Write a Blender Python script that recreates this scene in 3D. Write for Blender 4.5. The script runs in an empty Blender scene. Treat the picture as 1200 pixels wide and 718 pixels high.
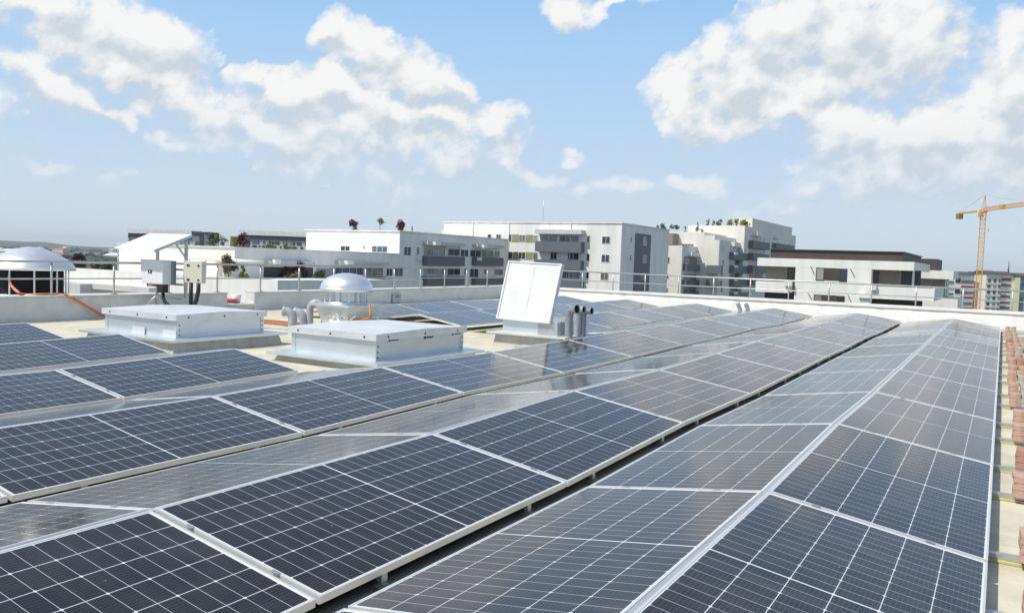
import bpy, bmesh, math, random
from mathutils import Vector, Matrix
random.seed(7)
R = math.radians
C = bpy.context.scene.collection
sc = bpy.context.scene

# ------------------------------------------------------------------ camera
PITCH, ROLL, YAW, FPX = 0.055571, 0.034818, 0.540729, 955.57
CAM = Vector((1.02597, -0.17698, 1.33062))
cy, sy = math.cos(YAW), math.sin(YAW)
cp, sp = math.cos(PITCH), math.sin(PITCH)
VF = Vector((-sy*cp, cy*cp, -sp))
r0 = Vector((cy, sy, 0)); u0 = r0.cross(VF)
VR = r0*math.cos(ROLL) + u0*math.sin(ROLL)
VU = u0*math.cos(ROLL) - r0*math.sin(ROLL)
cam = bpy.data.objects.new('camera', bpy.data.cameras.new('camera'))
C.objects.link(cam)
m = Matrix((VR, VU, -VF)).transposed().to_4x4(); m.translation = CAM
cam.matrix_world = m
cam.data.sensor_width = 36; cam.data.lens = 36*FPX/1200
cam.data.clip_start = 0.05; cam.data.clip_end = 60000
sc.camera = cam

# ------------------------------------------------------------------ light
SUN_EL, SUN_AZ = 54, 34            # degrees; azimuth measured from -Y towards -X (behind the camera's left)
sdir = Vector((-math.sin(R(SUN_AZ))*math.cos(R(SUN_EL)), -math.cos(R(SUN_AZ))*math.cos(R(SUN_EL)), math.sin(R(SUN_EL))))
sun = bpy.data.objects.new('sun', bpy.data.lights.new('sun', 'SUN'))
C.objects.link(sun)
sun.rotation_euler = sdir.to_track_quat('Z', 'Y').to_euler()
sun.data.energy = 3.8; sun.data.angle = R(0.5); sun.data.color = (1, 0.94, 0.84)
sc.view_settings.view_transform = 'Standard'
sc.view_settings.look = 'None'
sc.view_settings.exposure = 0.13
sc.view_settings.gamma = 1.0
SKY_STRENGTH = 0.15

SKY_LOW = (.63, .73, .785); SKY_HIGH = (.315, .555, .86)

def ray(x, y):
    v = VF*FPX + VR*(x-600) - VU*(y-359)
    return v.normalized()
def onY(x, y, Y):
    v = ray(x, y); return CAM + v*((Y-CAM.y)/v.y)
def onX(x, y, X):
    v = ray(x, y); return CAM + v*((X-CAM.x)/v.x)
def onZ(x, y, Z):
    v = ray(x, y); return CAM + v*((Z-CAM.z)/v.z)
def dep(x, y, d):
    v = ray(x, y); return CAM + v*(d/v.dot(VF))

# world: Nishita sky with broken cumulus placed by direction
w = bpy.data.worlds.new('World'); sc.world = w; w.use_nodes = True
w.cycles.sampling_method = 'MANUAL'; w.cycles.sample_map_resolution = 256
nt = w.node_tree; nt.nodes.clear()
def NN(t, kind, **kw):
    n = t.nodes.new(kind)
    for k, v in kw.items(): setattr(n, k, v)
    return n
def mth(t, op, a, b=None, c=None, clamp=False):
    n = t.nodes.new('ShaderNodeMath'); n.operation = op; n.use_clamp = clamp
    for i, s in enumerate((a, b, c)):
        if s is None: continue
        if isinstance(s, (int, float)): n.inputs[i].default_value = s
        else: t.links.new(s, n.inputs[i])
    return n.outputs[0]
def mixc(t, fac, a, b, blend='MIX'):
    n = t.nodes.new('ShaderNodeMix'); n.data_type = 'RGBA'; n.blend_type = blend
    for s, i in ((fac, 0), (a, 6), (b, 7)):
        if isinstance(s, (int, float)): n.inputs[i].default_value = s
        elif isinstance(s, (tuple, list)): n.inputs[i].default_value = (*s, 1) if len(s) == 3 else s
        else: t.links.new(s, n.inputs[i])
    return n.outputs[2]
def mrange(t, v, a, b, c, d, interp='LINEAR'):
    n = t.nodes.new('ShaderNodeMapRange'); n.interpolation_type = interp; n.clamp = True
    t.links.new(v, n.inputs[0])
    for i, s in enumerate((a, b, c, d)): n.inputs[i+1].default_value = s
    return n.outputs[0]

# (x, y, rx, ry, strength, tilt) of every cloud lump, as seen from the roof; turned into azimuth and elevation
BLOBS = [
 (70,12,75,30,1,8),(135,35,70,32,1,15),(190,48,55,32,1,15),(70,52,45,20,.7,10),(150,75,75,26,.9,15),(215,95,42,18,.8,20),
 (12,70,22,14,.8,0),(45,95,32,16,1,15),(88,108,32,15,1,20),(130,132,28,9,.7,15),(10,115,30,20,.5,0),
 (170,117,22,12,.85,0),
 (392,38,24,22,1,20),(420,62,34,18,.9,25),(450,58,38,26,1,10),(480,82,42,26,1,15),(520,88,46,20,1,20),(545,100,24,12,.7,10),
 (300,88,30,14,.8,0),(345,105,55,26,1,0),(400,108,50,24,1,5),(450,122,60,24,1,8),(505,130,50,20,.9,8),(575,136,32,16,.9,0),
 (255,130,42,22,.8,0),(200,158,26,12,.7,0),(350,150,105,58,.72,6),(440,152,115,54,.68,6),(560,165,60,44,.6,0),(320,150,80,30,.8,0),(420,162,80,24,.7,0),(300,185,90,16,.45,0),(545,185,42,24,.75,-10),(590,195,26,14,.6,0),
 (535,165,25,14,.6,0),(60,190,55,14,.35,10),(130,215,40,10,.3,0),
 (670,10,36,20,1,0),(740,0,34,9,.9,0),(700,0,40,10,.6,0),
 (800,110,30,48,1,0),(828,62,28,26,1,0),(865,90,55,48,1,0),(905,40,46,42,1,0),(930,20,60,34,1,0),(990,45,70,52,1,0),(1045,45,65,50,1,0),(1075,20,40,40,.8,0),
 (825,140,52,24,.9,0),(905,130,70,26,.8,0),(960,100,70,34,.9,0),(1050,80,80,24,.6,0),(1000,90,70,24,.7,0),
 (965,155,34,26,.9,0),(1000,160,45,32,1,0),(1055,170,65,36,1,0),(1010,195,75,30,.8,0),(1115,160,60,40,1,0),(1165,145,55,44,1,0),(1198,95,40,50,1,0),
 (1150,190,70,36,.9,0),(1085,200,80,34,.7,0),(1040,210,32,15,1,0),(1190,40,26,22,.7,0),(1155,40,22,16,.6,0),(1200,210,60,40,.6,0),
 (670,184,15,8,.8,0),(632,209,26,11,.7,0),(725,216,42,11,.7,0),(812,216,34,11,.7,0),(672,230,20,10,.5,0),(940,222,26,14,.6,0),(930,245,70,14,.4,0),(465,225,40,12,.35,0),
]
def azel(x, y):
    v = ray(x, y)
    return (math.atan2(v.x*cy+v.y*sy, -v.x*sy+v.y*cy), math.asin(v.z))
def noise(t, vec, scale, detail, rough=.55, dist=0.0, sx=(1, 1, 1)):
    mp = NN(t, 'ShaderNodeMapping'); mp.inputs['Scale'].default_value = sx; t.links.new(vec, mp.inputs['Vector'])
    n = NN(t, 'ShaderNodeTexNoise'); n.inputs['Scale'].default_value = scale; n.inputs['Detail'].default_value = detail
    n.inputs['Roughness'].default_value = rough; n.inputs['Distortion'].default_value = dist
    t.links.new(mp.outputs[0], n.inputs['Vector'])
    return n
sky = NN(nt, 'ShaderNodeTexSky', sky_type='NISHITA')
sky.sun_disc = False; sky.sun_elevation = R(SUN_EL); sky.sun_rotation = R(180+SUN_AZ)
sky.air_density = 1.0; sky.dust_density = .6; sky.ozone_density = 1.4; sky.altitude = 100
tcw = NN(nt, 'ShaderNodeTexCoord'); spw = NN(nt, 'ShaderNodeSeparateXYZ'); nt.links.new(tcw.outputs['Generated'], spw.inputs[0])
lowf = mrange(nt, spw.outputs[2], .0, .30, 0, 1)
pale = mixc(nt, lowf, tuple(c/SKY_STRENGTH for c in SKY_LOW), tuple(c/SKY_STRENGTH for c in SKY_HIGH))
skyt = mixc(nt, .45, sky.outputs[0], tuple(c/SKY_STRENGTH for c in (.31, .36, .47)))
skyc = mixc(nt, mrange(nt, spw.outputs[2], .25, .6, .95, .1), skyt, pale)
bg = NN(nt, 'ShaderNodeBackground'); nt.links.new(skyc, bg.inputs[0]); bg.inputs[1].default_value = SKY_STRENGTH
wo = NN(nt, 'ShaderNodeOutputWorld'); nt.links.new(bg.outputs[0], wo.inputs[0])

# the clouds: a far shell, clear where there is no cloud
import numpy as np
from mathutils import noise as mn
def build_clouds():
    DIST = 32000.0
    AZ = np.arange(-38, 38.01, .22); EL = np.arange(-.4, 27.01, .2)
    A, E_ = np.meshgrid(np.radians(AZ), np.radians(EL))
    wa = np.empty(A.size); we = np.empty(A.size); lo = np.empty(A.size)
    for i, (a, e_) in enumerate(zip(A.ravel(), E_.ravel())):
        q = Vector((a*14, e_*17, 1.7))
        wa[i] = mn.fractal(q, .9, 2.1, 5); we[i] = mn.fractal(q+Vector((7.3, 2.1, 5)), .9, 2.1, 5)
        lo[i] = mn.fractal(Vector((a*34, e_*40, 9.1)), .8, 2.1, 5)
    wa = wa.reshape(A.shape)*.022; we = we.reshape(A.shape)*.020; lo = lo.reshape(A.shape)
    bl = [(*azel(x, y), rx, ry, st, tl) for (x, y, rx, ry, st, tl) in BLOBS]
    def field(a, e_):
        f = np.zeros_like(a)
        for (ba, be, rx, ry, st, tl) in bl:
            c, s = math.cos(R(-tl)), math.sin(R(-tl))
            x = (a-ba)*c+(e_-be)*s; y = -(a-ba)*s+(e_-be)*c
            d = np.sqrt((x*FPX/rx/1.5)**2+(y*FPX/ry/1.5)**2)
            g_ = st*np.clip(1-d, 0, 1)
            k = .22; h_ = np.clip(.5+.5*(g_-f)/k, 0, 1); f = f*(1-h_)+g_*h_+k*h_*(1-h_)*(g_ > 0)
        return f
    F1 = field(A+wa, E_+we); F2 = field(A+wa-.010, E_+we+.022)
    F1 = F1*1.3+.34*lo*np.clip(F1*8, 0, 1)
    lit = F1-1.42*F2+.10*lo
    nr, nc = A.shape
    X = DIST*np.cos(E_)*(np.sin(A)*cy-np.cos(A)*sy); Y = DIST*np.cos(E_)*(np.cos(A)*cy+np.sin(A)*sy); Z = DIST*np.sin(E_)
    P = np.stack([X+CAM.x, Y+CAM.y, Z+CAM.z], -1).reshape(-1, 3)
    me = bpy.data.meshes.new('sky')
    idx = np.arange(nr*nc).reshape(nr, nc)
    faces = np.stack([idx[:-1, :-1], idx[:-1, 1:], idx[1:, 1:], idx[1:, :-1]], -1).reshape(-1, 4)
    keep = (F1.ravel()[faces].max(1) > .01); faces = faces[keep]
    me.from_pydata(P.tolist(), [], faces.tolist()); me.update()
    at = me.attributes.new('cloud', 'FLOAT_VECTOR', 'POINT')
    at.data.foreach_set('vector', np.stack([F1, lit, E_], -1).reshape(-1).astype(np.float32))
    for p in me.polygons: p.use_smooth = True
    ma = bpy.data.materials.new('cloud'); ma.use_nodes = True; t = ma.node_tree; t.nodes.clear()
    an = NN(t, 'ShaderNodeAttribute', attribute_name='cloud'); sp_ = NN(t, 'ShaderNodeSeparateXYZ'); t.links.new(an.outputs['Vector'], sp_.inputs[0])
    tcn = NN(t, 'ShaderNodeTexCoord')
    def puff(offset):
        mp = NN(t, 'ShaderNodeMapping'); mp.inputs['Scale'].default_value = (1/DIST,)*3; mp.inputs['Location'].default_value = offset
        t.links.new(tcn.outputs['Object'], mp.inputs['Vector'])
        wn_ = noise(t, mp.outputs[0], 40, 4, .6)
        ad = NN(t, 'ShaderNodeVectorMath', operation='MULTIPLY_ADD'); t.links.new(wn_.outputs['Color'], ad.inputs[0]); ad.inputs[1].default_value = (.02,)*3; t.links.new(mp.outputs[0], ad.inputs[2])
        vo = NN(t, 'ShaderNodeTexVoronoi', feature='F1', normalize=True); vo.inputs['Scale'].default_value = 34; vo.inputs['Detail'].default_value = 5; vo.inputs['Roughness'].default_value = .62; vo.inputs['Lacunarity'].default_value = 2.1
        t.links.new(ad.outputs[0], vo.inputs['Vector'])
        fb = noise(t, mp.outputs[0], 34, 9, .70)
        return mth(t, 'ADD', mth(t, 'MULTIPLY', mth(t, 'SUBTRACT', .40, vo.outputs['Distance']), 1.0), mth(t, 'MULTIPLY', mth(t, 'SUBTRACT', fb.outputs['Fac'], .5), 1.9))
    n1 = puff((0, 0, 0))
    Lr = Vector((cy, sy, 0))*-.007+Vector((0, 0, .010))
    n2 = puff(tuple(Lr))
    Ff = sp_.outputs[0]
    core = mrange(t, mth(t, 'ADD', Ff, mth(t, 'MULTIPLY', n1, .80)), CL[0], CL[1], 0, 1, 'SMOOTHSTEP')
    veil = mth(t, 'MULTIPLY', mrange(t, mth(t, 'ADD', Ff, mth(t, 'MULTIPLY', n1, .35)), .0, 1.0, 0, 1, 'SMOOTHSTEP'), .75)
    dens = mth(t, 'MAXIMUM', mth(t, 'MULTIPLY', core, mrange(t, Ff, .1, .75, .55, .97)), veil)
    dens = mth(t, 'MULTIPLY', dens, mrange(t, Ff, .0, .10, 0, 1))
    dens = mth(t, 'MULTIPLY', dens, mrange(t, sp_.outputs[2], .01, .17, .25, .98))
    litf = mrange(t, mth(t, 'ADD', sp_.outputs[1], mth(t, 'MULTIPLY', mth(t, 'SUBTRACT', n1, n2), .42)), -.42, .22, 0, 1)
    em = NN(t, 'ShaderNodeEmission'); t.links.new(mixc(t, litf, CLOUD_DARK, CLOUD_LIGHT), em.inputs[0])
    tr = NN(t, 'ShaderNodeBsdfTransparent'); ms = NN(t, 'ShaderNodeMixShader')
    t.links.new(dens, ms.inputs[0]); t.links.new(tr.outputs[0], ms.inputs[1]); t.links.new(em.outputs[0], ms.inputs[2])
    out = NN(t, 'ShaderNodeOutputMaterial'); t.links.new(ms.outputs[0], out.inputs[0])
    ma.cycles.emission_sampling = 'NONE'
    me.materials.append(ma)
    o = bpy.data.objects.new('sky', me); C.objects.link(o); o['kind'] = 'structure'
CL = (.10, .84)
CLOUD_DARK = (.58, .635, .69); CLOUD_LIGHT = (.885, .875, .86)
build_clouds()

# ------------------------------------------------------------------ materials
M = {}
def mat(name, col, rough=.6, metal=0.0, var=.08, vscale=6.0, spec=.5, bump=0.0, bscale=40.0, col2=None, stretch=(1, 1, 1), thr=(.35, .65)):
    ma = bpy.data.materials.new(name); ma.use_nodes = True
    t = ma.node_tree; b = t.nodes['Principled BSDF']
    b.inputs['Roughness'].default_value = rough; b.inputs['Metallic'].default_value = metal
    b.inputs['Specular IOR Level'].default_value = spec
    tcn = NN(t, 'ShaderNodeTexCoord')
    n = noise(t, tcn.outputs['Object'], vscale, 5, .6, 0, stretch)
    f = mrange(t, n.outputs['Fac'], thr[0], thr[1], 0, 1)
    if col2 is None:
        col2 = tuple(c*(1-var*2) for c in col); c1 = tuple(min(1, c*(1+var*.6)) for c in col)
    else: c1 = col
    t.links.new(mixc(t, f, c1, col2), b.inputs['Base Color'])
    if bump:
        n2 = noise(t, tcn.outputs['Object'], bscale, 6, .6)
        bp = NN(t, 'ShaderNodeBump'); bp.inputs['Strength'].default_value = bump; bp.inputs['Distance'].default_value = .02
        t.links.new(n2.outputs['Fac'], bp.inputs['Height']); t.links.new(bp.outputs[0], b.inputs['Normal'])
    M[name] = ma
    if name == 'roof_membrane':
        spx = NN(t, 'ShaderNodeSeparateXYZ'); t.links.new(tcn.outputs['Object'], spx.inputs[0])
        ln_ = mth(t, 'LESS_THAN', mth(t, 'PINGPONG', mth(t, 'ADD', spx.outputs[1], .31), .525), .008)
        st2 = noise(t, tcn.outputs['Object'], .8, 6, .7)
        c0_ = b.inputs['Base Color'].links[0].from_socket
        c1_ = mixc(t, mrange(t, st2.outputs['Fac'], .5, .72, 0, .45), c0_, (.42, .37, .28))
        t.links.new(mixc(t, mth(t, 'MULTIPLY', ln_, .5), c1_, (.38, .35, .29)), b.inputs['Base Color'])
    return ma
mat('roof_membrane', (.66, .61, .47), .8, var=.1, vscale=2.2, bump=.3, bscale=12)
mat('parapet_membrane', (.70, .69, .66), .6, var=.06, vscale=3, bump=.35, bscale=9)
mat('far_membrane', (.64, .62, .58), .6, var=.06, vscale=3, bump=.18, bscale=4)
mat('aluminium', (.55, .56, .56), .45, .5, var=.05, vscale=3)
mat('frame_aluminium', (.80, .79, .76), .42, .45, var=.04, vscale=2)
mat('rail_steel', (.55, .56, .56), .4, .7, var=.08)
mat('galvanised', (.72, .77, .80), .36, .72, var=.035, vscale=3, stretch=(1, 1, 3), bump=.04, bscale=3)
mat('sheet_lid', (.80, .80, .80), .35, .35, var=.06, vscale=2.5, bump=.05, bscale=3)
mat('white_sheet', (.80, .80, .79), .45, 0, var=.05, vscale=3)
mat('polished_alu', (.86, .86, .87), .42, .8, var=.06, vscale=3)
mat('curb_membrane', (.52, .51, .48), .75, var=.1, vscale=5, bump=.2)
mat('pvc_grey', (.26, .28, .30), .4, 0, var=.08, vscale=8)
mat('pvc_light', (.42, .44, .46), .4, 0, var=.08, vscale=8)
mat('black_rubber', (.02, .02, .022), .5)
mat('hollow', (.008, .008, .008), .9)
mat('steel_rail', (.56, .55, .52), .4, .6, var=.05)
mat('orange_hose', (.66, .20, .08), .5)
mat('orange_conduit', (.50, .17, .07), .6)
mat('red_plastic', (.6, .10, .07), .5)
mat('white_plastic', (.8, .8, .78), .5)
mat('inverter_white', (.72, .73, .75), .45, 0, var=.02)
mat('inverter_grey', (.36, .40, .46), .4, .2, var=.04)
mat('box_beige', (.58, .56, .49), .5, 0, var=.03)
mat('copper', (.6, .33, .22), .4, .4)
mat('brick_pink', (.55, .35, .265), .85, var=.15, vscale=14, bump=.4, bscale=60)
mat('brick_red', (.44, .245, .175), .85, var=.15, vscale=14, bump=.4, bscale=60)
mat('brick_grey', (.45, .41, .33), .85, var=.15, vscale=14, bump=.4, bscale=60)
mat('yellow_mat', (.55, .52, .20), .8)
mat('wood_brown', (.20, .11, .06), .7)
mat('plaster_white', (.84, .81, .76), .85, var=.05, vscale=.9, stretch=(1, 1, .12))
mat('plaster_cream', (.78, .74, .66), .85, var=.05, vscale=.9, stretch=(1, 1, .12))
mat('plaster_grey', (.60, .59, .57), .85, var=.05, vscale=.9, stretch=(1, 1, .12))
mat('panel_grey', (.14, .15, .17), .6, var=.04, vscale=.5)
mat('panel_olive', (.30, .31, .15), .7)
mat('brown_cladding', (.075, .058, .05), .7, var=.08, vscale=.8)
mat('taupe_wall', (.24, .21, .185), .75, var=.04, vscale=.5)
mat('window_frame', (.75, .75, .74), .5)
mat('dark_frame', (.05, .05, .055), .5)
mat('shutter', (.55, .54, .51), .7)
mat('blue_tower', (.055, .065, .09), .6)
mat('tower_pale', (.62, .62, .62), .8)
mat('crane_yellow', (.70, .34, .07), .5, var=.06)
mat('crane_concrete', (.30, .22, .12), .8)
mat('red_band', (.28, .05, .05), .7)
mat('orange_panel', (.60, .24, .10), .7)
mat('lime_panel', (.55, .58, .38), .7)
mat('roof_brown', (.10, .075, .07), .8)
mat('tile_red', (.36, .17, .12), .8)
mat('canopy_cream', (.74, .68, .55), .8)
mat('bark', (.10, .075, .05), .9)
def glassmat(name, col, rough=.06):
    ma = mat(name, col, rough, 0, var=.25, vscale=.4, spec=.6); return ma
glassmat('window_glass', (.05, .055, .06))
t = M['window_glass'].node_tree; b = t.nodes['Principled BSDF']; oi_ = NN(t, 'ShaderNodeObjectInfo')
t.links.new(mixc(t, mrange(t, oi_.outputs['Random'], .45, .95, 0, 1), b.inputs['Base Color'].links[0].from_socket, (.34, .33, .31)), b.inputs['Base Color'])
glassmat('pale_glass', (.30, .31, .31))
glassmat('blue_glass', (.10, .17, .24))
def leafmat(name, a, b):
    ma = bpy.data.materials.new(name); ma.use_nodes = True; t = ma.node_tree; bs = t.nodes['Principled BSDF']
    ge = NN(t, 'ShaderNodeNewGeometry')
    t.links.new(mixc(t, ge.outputs['Random Per Island'], a, b), bs.inputs['Base Color']); bs.inputs['Roughness'].default_value = .7
    M[name] = ma
leafmat('leaf_green', (.035, .06, .02), (.10, .13, .045))
leafmat('leaf_lime', (.12, .15, .02), (.26, .27, .04))
leafmat('leaf_purple', (.04, .022, .028), (.11, .06, .07))
leafmat('leaf_olive', (.09, .085, .03), (.20, .17, .07))
leafmat('leaf_far', (.03, .05, .03), (.06, .085, .05))

# ground: streets and gardens far below
def ground_mat():
    ma = bpy.data.materials.new('city_ground'); ma.use_nodes = True; t = ma.node_tree; b = t.nodes['Principled BSDF']
    tcn = NN(t, 'ShaderNodeTexCoord')
    n1 = noise(t, tcn.outputs['Object'], .006, 8, .65)
    n2 = noise(t, tcn.outputs['Object'], .03, 4, .6)
    c = mixc(t, mrange(t, n1.outputs['Fac'], .42, .58, 0, 1), (.06, .085, .035), (.20, .19, .14))
    c = mixc(t, mrange(t, n2.outputs['Fac'], .55, .62, 0, .7), c, (.30, .29, .27))
    t.links.new(c, b.inputs['Base Color']); b.inputs['Roughness'].default_value = .9
    M['city_ground'] = ma
ground_mat()
def cell_mat():
    ma = bpy.data.materials.new('solar_cells'); ma.use_nodes = True; t = ma.node_tree; b = t.nodes['Principled BSDF']
    tcn = NN(t, 'ShaderNodeTexCoord'); sp_ = NN(t, 'ShaderNodeSeparateXYZ'); t.links.new(tcn.outputs['Object'], sp_.inputs[0])
    u, v = sp_.outputs[0], sp_.outputs[1]
    PU, PV = .0852, .1675
    au = mth(t, 'SUBTRACT', mth(t, 'ABSOLUTE', mth(t, 'SUBTRACT', u, 1.047)), .004)
    cu = mth(t, 'DIVIDE', au, PU)
    du = mth(t, 'MULTIPLY', mth(t, 'PINGPONG', cu, .5), PU)            # distance to the nearest cell edge along the row
    av = mth(t, 'ABSOLUTE', mth(t, 'SUBTRACT', v, .519))
    dv = mth(t, 'MULTIPLY', mth(t, 'PINGPONG', mth(t, 'DIVIDE', av, PV), .5), PV)
    lu = mth(t, 'LESS_THAN', du, .0011)
    lv = mth(t, 'LESS_THAN', dv, .0016)
    mid = mth(t, 'LESS_THAN', au, .0)
    mar = mth(t, 'MAXIMUM', mth(t, 'GREATER_THAN', au, PU*12-.0011), mth(t, 'GREATER_THAN', av, PV*3-.0011))
    du2 = mth(t, 'MULTIPLY', mth(t, 'PINGPONG', cu, 1.0), PU)           # every other edge carries the cut corners
    dia = mth(t, 'LESS_THAN', mth(t, 'ADD', du2, dv), .0085)
    line = mth(t, 'MAXIMUM', mth(t, 'MAXIMUM', mth(t, 'MULTIPLY', lu, .75), lv), mth(t, 'MAXIMUM', mth(t, 'MAXIMUM', mid, mar), dia))
    bus = mth(t, 'LESS_THAN', mth(t, 'PINGPONG', mth(t, 'ADD', mth(t, 'DIVIDE', av, PV/9), .5), .5), .035)
    oi = NN(t, 'ShaderNodeObjectInfo')
    base = mixc(t, oi.outputs['Random'], (.009, .0095, .014), (.015, .0155, .020))
    base = mixc(t, mth(t, 'MULTIPLY', bus, .16), base, (.45, .45, .47))
    col = mixc(t, line, base, (.72, .73, .76))
    dn = noise(t, tcn.outputs['Object'], 3.5, 6, .65)
    col = mixc(t, mrange(t, dn.outputs['Fac'], .4, .75, .006, .045), col, (.42, .38, .32))
    ds = noise(t, tcn.outputs['Object'], 9, 4, .6, 0, (1, .12, 1))
    col = mixc(t, mth(t, 'MULTIPLY', mrange(t, ds.outputs['Fac'], .5, .8, 0, .07), oi.outputs['Random']), col, (.5, .47, .42))
    va = NN(t, 'ShaderNodeVectorMath', operation='ADD'); t.links.new(tcn.outputs['Object'], va.inputs[0])
    cx_ = NN(t, 'ShaderNodeCombineXYZ'); t.links.new(mth(t, 'MULTIPLY', oi.outputs['Random'], 57.0), cx_.inputs[0]); t.links.new(mth(t, 'MULTIPLY', oi.outputs['Random'], 31.0), cx_.inputs[1]); t.links.new(cx_.outputs[0], va.inputs[1])
    for nd_ in (dn, ds): t.links.new(va.outputs[0], nd_.inputs['Vector'].links[0].from_node.inputs['Vector'])
    vo2 = NN(t, 'ShaderNodeTexVoronoi'); vo2.inputs['Scale'].default_value = 1.1; t.links.new(va.outputs[0], vo2.inputs['Vector'])
    wob = noise(t, va.outputs[0], 60, 3, .6)
    drp = mth(t, 'LESS_THAN', mth(t, 'ADD', vo2.outputs['Distance'], mth(t, 'MULTIPLY', wob.outputs['Fac'], .03)), .029)
    col = mixc(t, mth(t, 'MULTIPLY', drp, .7), col, (.62, .60, .55))
    vo = NN(t, 'ShaderNodeTexVoronoi'); vo.inputs['Scale'].default_value = 5.5; t.links.new(va.outputs[0], vo.inputs['Vector'])
    spk = mth(t, 'LESS_THAN', vo.outputs['Distance'], .022)
    col = mixc(t, mth(t, 'MULTIPLY', spk, .6), col, (.5, .48, .45))
    t.links.new(col, b.inputs['Base Color'])
    b.inputs['Roughness'].default_value = .085; b.inputs['IOR'].default_value = 1.29; b.inputs['Sheen Weight'].default_value = .07; b.inputs['Sheen Roughness'].default_value = .45; b.inputs['Sheen Tint'].default_value = (.95, .92, .88, 1)
    rn = mrange(t, dn.outputs['Fac'], .3, .7, .07, .13); t.links.new(rn, b.inputs['Roughness'])
    M['solar_cells'] = ma
cell_mat()

# ------------------------------------------------------------------ mesh helpers
class MB:
    def __init__(s): s.v = []; s.f = []; s.sm = []
    def quad(s, a, b, c, d, sm=False):
        i = len(s.v); s.v += [tuple(a), tuple(b), tuple(c), tuple(d)]; s.f.append((i, i+1, i+2, i+3)); s.sm.append(sm); return s
    def hexa(s, p):   # 8 corners: bottom 4 ccw, top 4 ccw
        i = len(s.v); s.v += [tuple(q) for q in p]
        for f in ((3, 2, 1, 0), (4, 5, 6, 7), (0, 1, 5, 4), (1, 2, 6, 5), (2, 3, 7, 6), (3, 0, 4, 7)):
            s.f.append(tuple(i+k for k in f)); s.sm.append(False)
        return s
    def box(s, x0, x1, y0, y1, z0, z1):
        s.hexa([(x0, y0, z0), (x1, y0, z0), (x1, y1, z0), (x0, y1, z0), (x0, y0, z1), (x1, y0, z1), (x1, y1, z1), (x0, y1, z1)])
        return s
    def bar(s, a, b, w, h, up=(0, 0, 1)):
        a = Vector(a); b = Vector(b); d = (b-a).normalized(); up = Vector(up)
        if abs(d.dot(up)) > .95: up = Vector((1, 0, 0))
        sx = d.cross(up).normalized()*w/2; sz = sx.cross(d).normalized()*h/2
        s.hexa([a-sx-sz, b-sx-sz, b+sx-sz, a+sx-sz, a-sx+sz, b-sx+sz, b+sx+sz, a+sx+sz]); return s
    def tube(s, pts, r, n=10, caps=True, radii=None):
        pts = [Vector(p) for p in pts]; rings = []; prev = None
        for i, p in enumerate(pts):
            d = (pts[min(i+1, len(pts)-1)]-pts[max(i-1, 0)]).normalized()
            if prev is None:
                a = Vector((0, 0, 1)) if abs(d.z) < .9 else Vector((1, 0, 0))
                prev = (a - d*a.dot(d)).normalized()
            else: prev = (prev - d*prev.dot(d)).normalized()
            q = d.cross(prev); rr = radii[i] if radii else r
            base = len(s.v)
            for k in range(n):
                t = 2*math.pi*k/n; s.v.append(tuple(p+(prev*math.cos(t)+q*math.sin(t))*rr))
            rings.append(base)
        for a, b in zip(rings, rings[1:]):
            for k in range(n): s.f.append((a+k, a+(k+1) % n, b+(k+1) % n, b+k)); s.sm.append(True)
        if caps:
            s.f.append(tuple(rings[0]+k for k in reversed(range(n)))); s.sm.append(False)
            s.f.append(tuple(rings[-1]+k for k in range(n))); s.sm.append(False)
        return s
    def lathe(s, prof, n=40, cx=0, cy_=0, rib=0, sm=True):
        rings = []
        for (r, z) in prof:
            base = len(s.v)
            for k in range(n):
                t = 2*math.pi*k/n; s.v.append((cx+r*math.cos(t), cy_+r*math.sin(t), z))
            rings.append(base)
        for a, b in zip(rings, rings[1:]):
            for k in range(n): s.f.append((a+k, a+(k+1) % n, b+(k+1) % n, b+k)); s.sm.append(sm)
        return s
    def build(s, name, mt, parent=None, bevel=0.0):
        me = bpy.data.meshes.new(name); me.from_pydata(s.v, [], s.f); me.update()
        for p, sm in zip(me.polygons, s.sm): p.use_smooth = sm
        me.materials.append(M[mt] if isinstance(mt, str) else mt)
        o = bpy.data.objects.new(name, me); C.objects.link(o)
        if parent is not None: o.parent = parent
        if bevel:
            b = o.modifiers.new('bevel', 'BEVEL'); b.width = bevel; b.segments = 2; b.limit_method = 'ANGLE'
        return o
def tag(o, label=None, cat=None, group=None, kind=None):
    if label: o['label'] = label
    if cat: o['category'] = cat
    if group: o['group'] = group
    if kind: o['kind'] = kind
    return o
def empty(name, label, cat, loc=(0, 0, 0), group=None, rz=0):
    o = bpy.data.objects.new(name, None); C.objects.link(o); o.location = loc; o.rotation_euler = (0, 0, rz)
    o.empty_display_size = .1
    return tag(o, label, cat, group)
def copy_tree(o, parent=None):
    c = o.copy(); C.objects.link(c)
    if parent is not None: c.parent = parent
    for ch in o.children: copy_tree(ch, c)
    return c
ORD = ['zeroth', 'first', 'second', 'third', 'fourth', 'fifth', 'sixth', 'seventh', 'eighth', 'ninth', 'tenth', 'eleventh', 'twelfth',
       'thirteenth', 'fourteenth', 'fifteenth', 'sixteenth', 'seventeenth', 'eighteenth', 'nineteenth', 'twentieth', 'twenty-first', 'twenty-second', 'twenty-third', 'twenty-fourth']

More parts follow.
